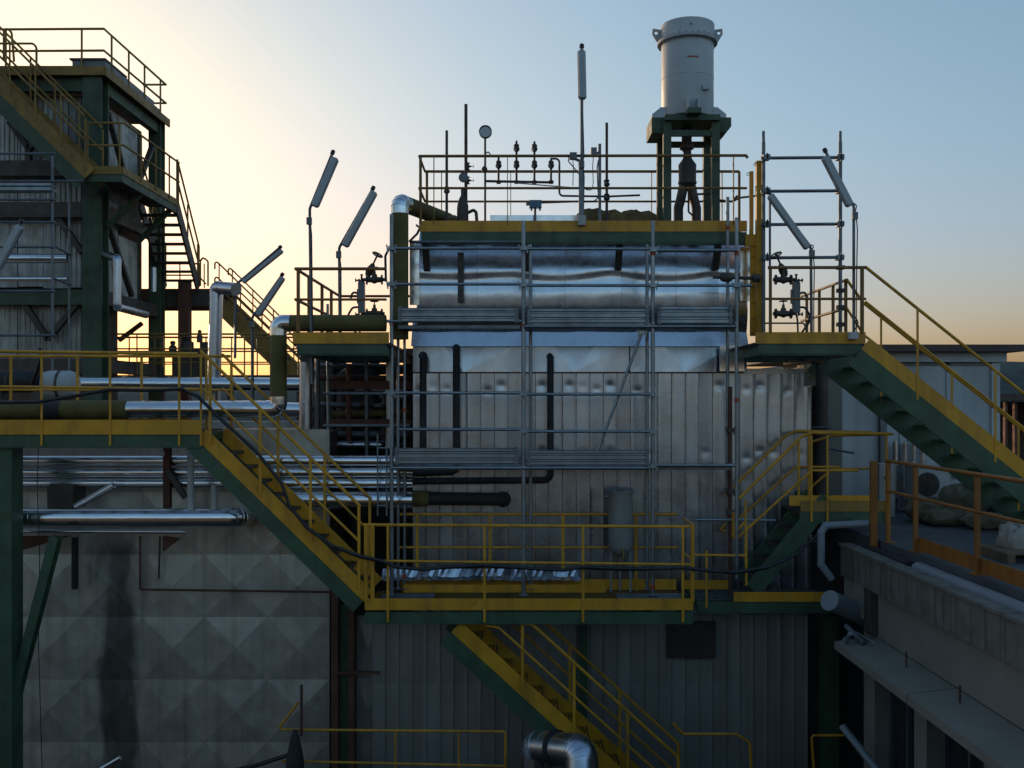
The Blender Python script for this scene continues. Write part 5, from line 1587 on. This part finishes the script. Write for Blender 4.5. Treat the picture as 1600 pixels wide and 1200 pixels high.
lagged('steel_pipe', 'grey pipe with two elbows on the right face of the left tower', [P(163, 397, 22.0), P(183, 404, 21.6), P(183, 480, 21.6), P(228, 492, 23.5)], .085, 'alu_wall', .13, em='alu_wall')
lagged('steel_pipe', 'short pale upright pipe behind the left tower column', [P(240, 456, 23.5), P(240, 418, 23.5)], .06, 'alu_wall', .1)
lagged('steel_pipe', 'thick grey pipe rising then bending right beside the far landing', [P(334, 640, 19.2), P(338, 449, 19.2), P(369, 452, 18.8)], .125, 'alu_wall', .17, em='alu_wall')

# background gallery behind the left walkway
bgp = thing('back_gallery', 'dark far gallery with thin rails in silhouette under the far landing', 'platform', P(280, 600, 24))
YBG = 24.
part('beam', MB().box(P(120, 0, YBG).x, P(470, 0, YBG).x, YBG, YBG + .12, P(0, 596, YBG).z, P(0, 586, YBG).z), 'steel_dark', bgp, False)
grating(bgp, P(120, 0, YBG).x, P(470, 0, YBG).x, YBG, YBG + 1.2, P(0, 586, YBG).z)
for Y in (YBG, YBG + 1.2):
    for y, r_ in ((522, .024), (545, .02), (566, .016)):
        z = P(0, y, YBG).z
        tubep('rail', [(P(120, 0, YBG).x, Y, z), (P(470, 0, YBG).x, Y, z)], r_, 'yellow_old', bgp)
    for x in range(130, 470, 42):
        post(bgp, (P(x, 0, YBG).x, Y, P(0, 586, YBG).z), (P(x, 0, YBG).x, Y, P(0, 522, YBG).z), 'yellow_old', .018)
for x in (130, 240, 350, 460):
    part('leg', MB().box(P(x - 4, 0, YBG).x, P(x + 4, 0, YBG).x, YBG + .5, YBG + .65, -ZC, P(0, 588, YBG).z), 'steel_dark', bgp, False)
part('brace', MB().bar(P(186, 532, 25.5), P(222, 505, 25.5), .1, .1, (0, 1, 0)), 'steel_dark', bgp, False)
rr = random.Random(11)
for i, (x, w_, yt, nm, lb) in enumerate(((270, 8, 532, 'pump', 'dark small pump silhouette with round top on the back gallery'), (292, 14, 525, 'pump', 'dark boxy pump silhouette at the brown column on the back gallery'), (312, 6, 515, 'pump', 'slim dark pump silhouette on the back gallery'))):
    t = thing(nm, lb, 'pump', P(x, 586, YBG + .4), 'machines on the back gallery')
    part('body', MB().box(P(x - w_, 0, YBG).x, P(x + w_, 0, YBG).x, YBG + .3, YBG + .7, P(0, 586, YBG).z, P(0, yt + 18, YBG).z), 'steel_dark', t, False)
    part('motor', MB().lathe(P(x, yt + 20, YBG + .5), (0, 0, 1), [(0, w_ * .012), (.16, w_ * .012), (.2, w_ * .006), (.28, w_ * .009), (.31, .02)], 12), 'steel_dark', t)
# lagged vessels behind the left walkway rail
for (x0, x1, y, r_, Y, m, lb) in ((66, 122, 602, .24, 16.2, 'white_old', 'pale rounded vessel end behind the left walkway rail'), (-30, 60, 596, .18, 16.0, 'black_lag', 'dark wrapped vessel at the left edge behind the walkway rail')):
    p0, p1 = P(x0, y, Y), P(x1, y, Y)
    L_ = p1.x - p0.x
    t = thing('lagged_vessel', lb, 'vessel', p0)
    part('shell', MB().lathe(p0, (1, 0, 0), [(0, r_ * .5), (.05, r_ * .9), (.12, r_), (L_ - .12, r_), (L_ - .04, r_ * .85), (L_, r_ * .4)], 20), m, t)
    part('saddle', MB().box(p0.x + .2, p0.x + .4, Y - .15, Y + .15, p0.z - .9, p0.z - r_ * .9), 'steel_dark', t, False)
    part('strap', MB().lathe(p0 + Vector((L_ * .5, 0, 0)), (1, 0, 0), [(0, r_), (.004, r_ + .012), (.04, r_ + .012), (.044, r_)], 20), 'steel_dark', t)
single('hose', MB().tube([P(50, 600, 15.5), P(60, 575, 15.3), P(66, 555, 15.2), P(62, 545, 15.1)], .03, 8, .2), 'rubber', 'black hose rising beside the pale vessel behind the walkway', 'hose')
single('strap', MB().lathe(P(70, 641, YO), (1, 0, 0), [(0, .134), (.005, .15), (.25, .15), (.255, .134)], 20), 'black_lag', 'broad black band round the olive pipe behind the walkway', 'strap')
# bulk behind: lower structures that close the view under the walkway
single('back_wall', MB().box(-16, -3.2, 19.2, 19.5, -ZC, -.35), 'corrugated', 'dark sheet metal wall low behind the pipes on the left', 'wall', None, False)

# ================================================================== RIGHT: ROOFED BUILDING AND ROOF TERRACE
XE = 4.7          # facade plane of the near building (faces left)
ZR = -1.9         # terrace level
an = thing('annex_building', 'concrete annex with flat roof terrace and stained fascia, lower right', 'building', (8, 11, -ZC))
YA0, YA1 = 3.5, 14.2
part('gutter', MB().box(XE + .25, 5.1, YA0, 14.2, ZR - .34, ZR - .26), 'roof_felt', an, False)
part('roof_deck', MB().box(5.1, 16, YA0, 24, ZR - .34, ZR), 'roof_felt', an, False)
part('unseen_blocker', MB().box(-16, 16, -14, 1.3, -ZC, -1.75).box(-16, 16, 1.05, 1.298, -1.749, -1.15), 'added_dark', an, False)  # unseen wing and parapet added behind the camera to darken lower reflections
part('core_wall', MB().box(XE + .30, 16, YA0, 14.1, -ZC, ZR - .345), 'beige_wall', an, False)
part('recess_shade', MB().box(4.62, 16, 15.7, 16.0, -ZC, ZR - .3), 'added_dark', an, False)  # dark sheet added behind the gap, stands in for the shaded recess
# stained fascia blocks
zf_t, zf_b = -2.0, -2.46
nb = 9
for i in range(nb):
    y0_, y1_ = YA0 + (YA1 - YA0) * i / nb + .006, YA0 + (YA1 - YA0) * (i + 1) / nb - .006
    part('fascia_block', MB().box(XE, XE + .24, y0_, y1_, zf_b, zf_t - .035), 'concrete', an, False)
    part('coping', MB().box(XE - .03, XE + .16, y0_, y1_, zf_t - .034, zf_t), 'concrete', an, False)
part('fascia_core', MB().box(XE + .02, XE + .28, YA0, YA1, zf_b + .01, zf_t - .04), 'steel_dark', an, False)
part('upper_wall', MB().box(XE + .12, XE + .295, YA0, 13.05, -3.08, zf_b - .002), 'beige_wall', an, False)
# canopy slabs
cz0 = -3.14
for i in range(4):
    y0_, y1_ = YA0 + i * 2.42 + .012, YA0 + (i + 1) * 2.42 - .012
    part('canopy_slab', MB().prism([Vector((XE + .12, y0_, -3.09)), Vector((XE + .12, y0_, -3.19)), Vector((XE - .42, y0_, -3.26)), Vector((XE - .42, y0_, -3.16))], (0, y1_ - y0_, 0)), 'beige_wall', an, False)
for y in (10.3, 11.7, 8.6):
    part('rod', MB().tube([(XE - .05, y, -3.12), (XE - .05, y, -2.93)], .012, 6), 'rust', an)
# wall below the canopy: piers, windows
part('lower_wall', MB().box(XE + .14, XE + .295, YA0, 13.4, -ZC, -6.6), 'concrete', an, False)
ypos = YA0
for i, y in enumerate((4.2, 6.0, 7.8, 9.5, 11.2, 12.8)):
    part('pier', MB().box(XE - .02, XE + .29, y, y + .34, -6.6, -3.2), 'beige_wall', an, False)
    if i < 5:
        y2 = (6.0, 7.8, 9.5, 11.2, 12.8)[i]
        wn = part('window', MB().box(XE + .2, XE + .24, y + .36, y2 - .02, -6.5, -3.28), 'glass_dark', an, False)
        part('frame', MB().box(XE + .15, XE + .199, y + .36, y + .43, -6.5, -3.28).box(XE + .15, XE + .199, y2 - .09, y2 - .02, -6.5, -3.28).box(XE + .15, XE + .199, (y + y2) / 2 + .15, (y + y2) / 2 + .2, -6.5, -3.28).box(XE + .15, XE + .199, y + .43, y2 - .09, -4.9, -4.84), 'galv_dull', wn, False)
part('sill_pipe', MB().tube([(XE - .1, 12.2, -5.2), (XE - .1, 9.5, -7.2)], .05, 10), 'pvc', an)
# corner of the annex: dark block for the shade of a gap, and pale pier
part('pier', MB().box(XE + .02, XE + .29, 13.06, 13.3, -3.06, zf_b - .003), 'steel_dark', an, False)
part('pier', MB().box(XE + .02, XE + .29, 13.32, 14.1, -2.9, zf_b - .003), 'beige_wall', an, False)
# pvc pipe lying along the roof edge
lagged('roof_pipe', 'pale blue grey pipe lying along the roof edge inside the stained fascia', [(XE + .30, 5.0, ZR - .15), (XE + .30, 12.2, ZR - .15)], .1, 'pvc', .1)
lagged('roof_pipe', 'short darker pipe end lying behind the stained fascia, near the landing', [(XE + .30, 12.45, ZR - .16), (XE + .28, 13.9, ZR - .16)], .085, 'black_lag', .1)
lagged('downpipe', 'grey bent downpipe over the corner of the stained fascia, beside the green beam', [(XE + .25, 13.8, P(0, 818, 13.8).z), P(1290, 821, 13.7), P(1283, 832, 13.7), P(1283, 882, 13.7), P(1300, 905, 13.7)], .05, 'pvc', .06, em='pvc')
lagged('round_duct', 'fat grey round duct end pointing left under the stained fascia', [P(1296, 938, 13.3), P(1372, 972, 13.9)], .14, 'pvc', .1)
# clutter of angles and pipes below the duct
for i, (a, b, r_, m, lb) in enumerate((((1330, 985), (1372, 1008), .02, 'galv', 'thin bright tube slanting under the round duct'), ((1318, 1000), (1392, 1030), .045, 'pvc', 'grey pipe slanting under the round duct to the canopy'), ((1322, 978), (1350, 1006), .035, 'galv_dull', 'dull steel offcut under the round duct'), ((1315, 1015), (1328, 990), .03, 'pvc', 'short upright grey pipe piece below the round duct'))):
    single('loose_pipe', MB().tube([P(a[0], a[1], 13.2), P(b[0], b[1], 12.8)], r_, 8), m, lb, 'pipe')
single('lower_pipe', MB().tube([P(1316, 1135, 13.0), P(1380, 1215, 12.4)], .05, 10), 'pvc', 'grey pipe slanting down at the foot of the annex, bottom right', 'pipe')

# orange rail along the roof edge
RX = 5.16
orr = thing('roof_railing', 'orange steel railing with kick board along the edge of the roof terrace', 'railing', (RX, 11, ZR))
zr_t, zr_m2 = -.78, -1.2
part('top_rail', MB().tube([(RX - .02, 13.62, zr_t - .01), (RX, 5.0, zr_t)], .024, 10), 'orange', orr)
part('middle_rail', MB().tube([(RX - .02, 13.62, zr_m2 - .0), (RX, 5.0, zr_m2)], .02, 10), 'orange', orr)
for y in (13.55, 12.68, 11.0, 9.3, 7.6, 5.9):
    part('post', MB().bar((RX - (.02 if y > 13 else 0), y, ZR), (RX - (.02 if y > 13 else 0), y, zr_t), .05, .05, (0, 1, 0)), 'orange', orr, False)
    part('foot_plate', MB().box(RX - .07, RX + .07, y - .07, y + .07, ZR + .001, ZR + .014), 'orange', orr, False)
part('kick_board', MB().box(RX + .028, RX + .036, 5.0, 12.66, ZR + .02, ZR + .19), 'orange', orr, False)
part('post', MB().bar((P(1365, 0, 13.75).x, 13.75, ZR - .1), (P(1365, 0, 13.75).x, 13.75, zr_t - .02), .09, .06, (0, 1, 0)), 'orange', orr, False)

# grey building behind
gbd = thing('grey_building', 'plain grey rendered building with overhanging flat roof, behind the right staircase', 'building', (8, 20, ZR))
YG0 = 17.6
gx0, gx1 = P(1316, 0, YG0).x, P(1558, 0, YG0).x
ztp = P(0, 566, YG0).z
part('wall', MB().box(gx0, gx1, YG0, 24, ZR - .02, ztp), 'render_wall', gbd, False)
part('roof_fascia', MB().box(P(1380, 0, YG0).x, P(1568, 0, YG0).x, YG0 - .12, 24.2, ztp + .002, P(0, 551, YG0).z), 'render_wall', gbd, False)
part('roof_slab', MB().box(P(1290, 0, YG0).x, P(1587, 0, YG0).x, YG0 - .35, 24.5, P(0, 550.5, YG0).z, P(0, 540, YG0).z), 'roof_edge', gbd, False)
for xa, xb, d_ in ((1372, 1382, .12), (1405, 1409, .03), (1478, 1482, .03), (1547, 1560, .06)):
    part('pilaster', MB().box(P(xa, 0, YG0).x, P(xb, 0, YG0).x, YG0 - d_, YG0 + .02, ZR, ztp - .01), 'render_wall' if xa != 1372 else 'grey_box', gbd, False)
part('band', MB().box(P(1384, 0, YG0).x, gx1, YG0 - .03, YG0 + .02, P(0, 571, YG0).z, P(0, 566.5, YG0).z), 'grey_box', gbd, False)
part('beige_end', MB().box(P(1289, 0, 17.4).x, P(1316, 0, 17.4).x, 17.4, 20.0, ZR, P(0, 584, 17.4).z), 'beige_wall', gbd, False)
part('beige_end_cap', MB().box(P(1287, 0, 17.35).x, P(1318, 0, 17.35).x, 17.35, 20.0, P(0, 584, 17.4).z, P(0, 575, 17.35).z), 'white_old', gbd, False)
# dark flue pipe between boiler and beige wall
fl_ = lagged('flue_pipe', 'dark upright flue pipe between the ribbed casing and the beige wall end', [P(1281, 860, 16.4), P(1281, 566, 16.4)], .135, 'steel_dark', .1)
part('clamp', MB().lathe(P(1281, 670, 16.4), (0, 0, 1), [(0, .14), (.003, .17), (.03, .17), (.033, .14)], 18), 'steel_dark', fl_)
single('guy_rod', MB().tube([P(1292, 700, 16.2), P(1334, 708, 16.2)], .02, 8), 'galv_dull', 'short pale tube slanting right of the dark flue pipe', 'pipe')
part('clamp_rod', MB().tube([P(1262, 668, 16.2), P(1298, 668, 16.2)], .015, 8), 'galv_dull', fl_)
# far right: dark shed and hills beyond
sh_ = thing('far_shed', 'dark open shed with rusty posts beyond the grey building at the right edge', 'shed', P(1620, 640, 34))
part('roof', MB().box(P(1562, 0, 34).x, 30, 34, 42, P(0, 626, 34).z, P(0, 615, 34).z), 'roof_edge', sh_, False)
for x in (1577, 1592, 1630, 1680):
    part('post', MB().box(P(x - 2, 0, 34).x, P(x + 2, 0, 34).x, 34.2, 34.35, -ZC, P(0, 627, 34).z), 'rust', sh_, False)
part('wall', MB().box(P(1562, 0, 34).x, 30, 41, 41.4, -ZC, P(0, 627, 34).z), 'steel_dark', sh_, False)

# air conditioning unit and bits on the terrace
ac = thing('air_conditioner', 'pale grey air conditioner outdoor unit with round black fan grille on the terrace', 'air conditioner', P(1470, 790, 16.9))
ax0, ax1 = P(1428, 0, 16.9).x, P(1508, 0, 16.9).x
za, zb3 = P(0, 786, 16.9).z, P(0, 731, 16.9).z
part('case', MB().box(ax0, ax1, 16.9, 17.25, za, zb3), 'white_old', ac, False)
part('top_lid', MB().box(ax0 - .015, ax1 + .015, 16.88, 17.27, zb3, zb3 + .03), 'white_old', ac, False)
fc2 = P(1449, 757, 16.9)
part('fan_opening', MB().lathe(fc2 + Vector((0, .002, 0)), (0, -1, 0), [(0, .2), (.006, .2)], 28), 'steel_dark', ac)
gr_ = MB()
for k in range(5):
    gr_.ring(fc2 + Vector((0, -.014, 0)), (0, 1, 0), .045 + .04 * k, .004, 24, 4)
for k in range(4):
    a = math.pi * k / 4
    v = Vector((math.cos(a), 0, math.sin(a))) * .205
    gr_.tube([fc2 + Vector((0, -.016, 0)) - v, fc2 + Vector((0, -.016, 0)) + v], .004, 4)
part('fan_grille', gr_, 'steel_dark', ac)
part('badge', MB().lathe(P(1490, 745, 16.895), (0, -1, 0), [(0, .05), (.004, .05)], 16), 'grey_box', ac)
part('handle', MB().box(P(1502, 0, 16.9).x, P(1507, 0, 16.9).x, 16.885, 16.899, P(0, 760, 16.9).z, P(0, 746, 16.9).z), 'blue_box', ac, False)
for x in (ax0 + .06, ax1 - .1):
    part('foot', MB().box(x, x + .05, 16.92, 17.2, ZR + .001, za), 'steel_dark', ac, False)
for i, (x, ya) in enumerate(((1399, 690), (1413, 692), (1427, 689), (1441, 690))):
    lagged('wall_pipe', ('%s of four pale upright pipes on the grey building wall' % ('leftmost', 'second from left', 'third from left', 'rightmost')[i]), [P(x, 800, 17.45), P(x, ya, 17.45), P(x, ya, 17.6)] if False else [P(x, 800 - 8 * i, 17.45), P(x, ya, 17.45)], .055 if i % 2 else .045, 'alu', .08, 'pale pipes on the grey building', 12)
single('conduit_hoop', MB().tube([P(1418, 690, 17.5), P(1419, 682, 17.5), P(1432, 676, 17.5), P(1446, 682, 17.5), P(1447, 700, 17.5)], .01, 8, .12), 'steel_dark', 'thin dark hoop of conduit over the pale wall pipes', 'conduit')
# sacks of insulation on the terrace
def sack(px, py, Y, sx, sy, sz, seed, m, label):
    rr = random.Random(seed)
    mb = MB()
    nu, nv = 28, 16
    c = P(px, py, Y)
    ph = [rr.uniform(0, 6) for _ in range(6)]
    for j in range(nv + 1):
        th = math.pi * j / nv
        for i in range(nu):
            a = 2 * math.pi * i / nu
            k = 1 + .14 * math.sin(3 * a + ph[0]) * math.sin(th) + .09 * math.sin(5 * a + 4 * th + ph[1]) + .06 * math.sin(7 * a - 3 * th + ph[2]) + .05 * abs(math.sin(9 * a + 6 * th + ph[3])) + .03 * math.sin(13 * a - 9 * th + ph[4]) * math.sin(th)
            q = abs(math.cos(a)) ** .7 * (1 if math.cos(a) > 0 else -1)
            q2 = abs(math.sin(a)) ** .7 * (1 if math.sin(a) > 0 else -1)
            mb.v.append((c.x + sx * k * q * math.sin(th) ** .6, c.y + sy * k * q2 * math.sin(th) ** .6, max(ZR + .004, ZR + sz * (1 + math.cos(th)) * k * .5)))
    for j in range(nv):
        for i in range(nu):
            l = (i + 1) % nu
            mb.f.append((j * nu + i, j * nu + l, (j + 1) * nu + l, (j + 1) * nu + i))
    return single('insulation_sack', mb, m, label, 'sack', 'insulation sacks on the terrace')
sack(1452, 800, 15.9, .32, .25, .34, 1, 'sack', 'flattened yellowish sack in front of the air conditioner fan')
sack(1505, 800, 15.9, .34, .28, .52, 2, 'sack', 'plump yellowish sack right of the air conditioner')
sack(1478, 800, 15.4, .36, .22, .24, 3, 'sack', 'low yellowish sack lying in front between two plumper sacks')
sack(1555, 800, 16.2, .36, .3, .55, 4, 'sack', 'tallest yellowish sack, second from the right edge')
sack(1600, 805, 15.6, .36, .3, .42, 5, 'sack', 'yellowish sack at the right edge under the long staircase')
sack(1540, 812, 15.0, .30, .2, .22, 6, 'sack', 'small yellowish sack on the roof in front of the tallest one')
sack(1590, 860, 12.3, .2, .2, .36, 7, 'sack_white', 'whitish sack on the pallet at the right edge')
pl_ = thing('pallet', 'dark wooden pallet under the whitish sack at the right edge', 'pallet', P(1590, 880, 12.1))
pc = P(1596, 880, 12.1)
for k in range(5):
    part('slat', MB().box(pc.x - .35, pc.x + .6, 11.75 + k * .17, 11.75 + k * .17 + .11, ZR + .1, ZR + .12), 'timber', pl_, False)
for k in range(3):
    part('bearer', MB().box(pc.x - .34 + k * .42, pc.x - .25 + k * .42, 11.75, 12.56, ZR + .002, ZR + .099), 'timber', pl_, False)
single('black_drum', MB().lathe(P(1545, 845, 16.8).xy.to_3d() + Vector((0, 0, ZR)), (0, 0, 1), [(0, .26), (.02, .28), (.55, .28), (.58, .24)], 20), 'black_lag', 'black round bin among the sacks under the long staircase', 'bin')
lt = thing('control_cabinet', 'pale grey cabinet with a green tag behind the roof landing', 'cabinet', P(1384, 790, 16.5))
part('case', MB().box(P(1374, 0, 16.5).x, P(1398, 0, 16.5).x, 16.5, 16.8, ZR + .01, P(0, 725, 16.5).z), 'white_old', lt, False)
part('tag', MB().box(P(1381, 0, 16.5).x, P(1392, 0, 16.5).x, 16.492, 16.499, P(0, 749, 16.5).z, P(0, 744, 16.5).z), 'green', lt, False)
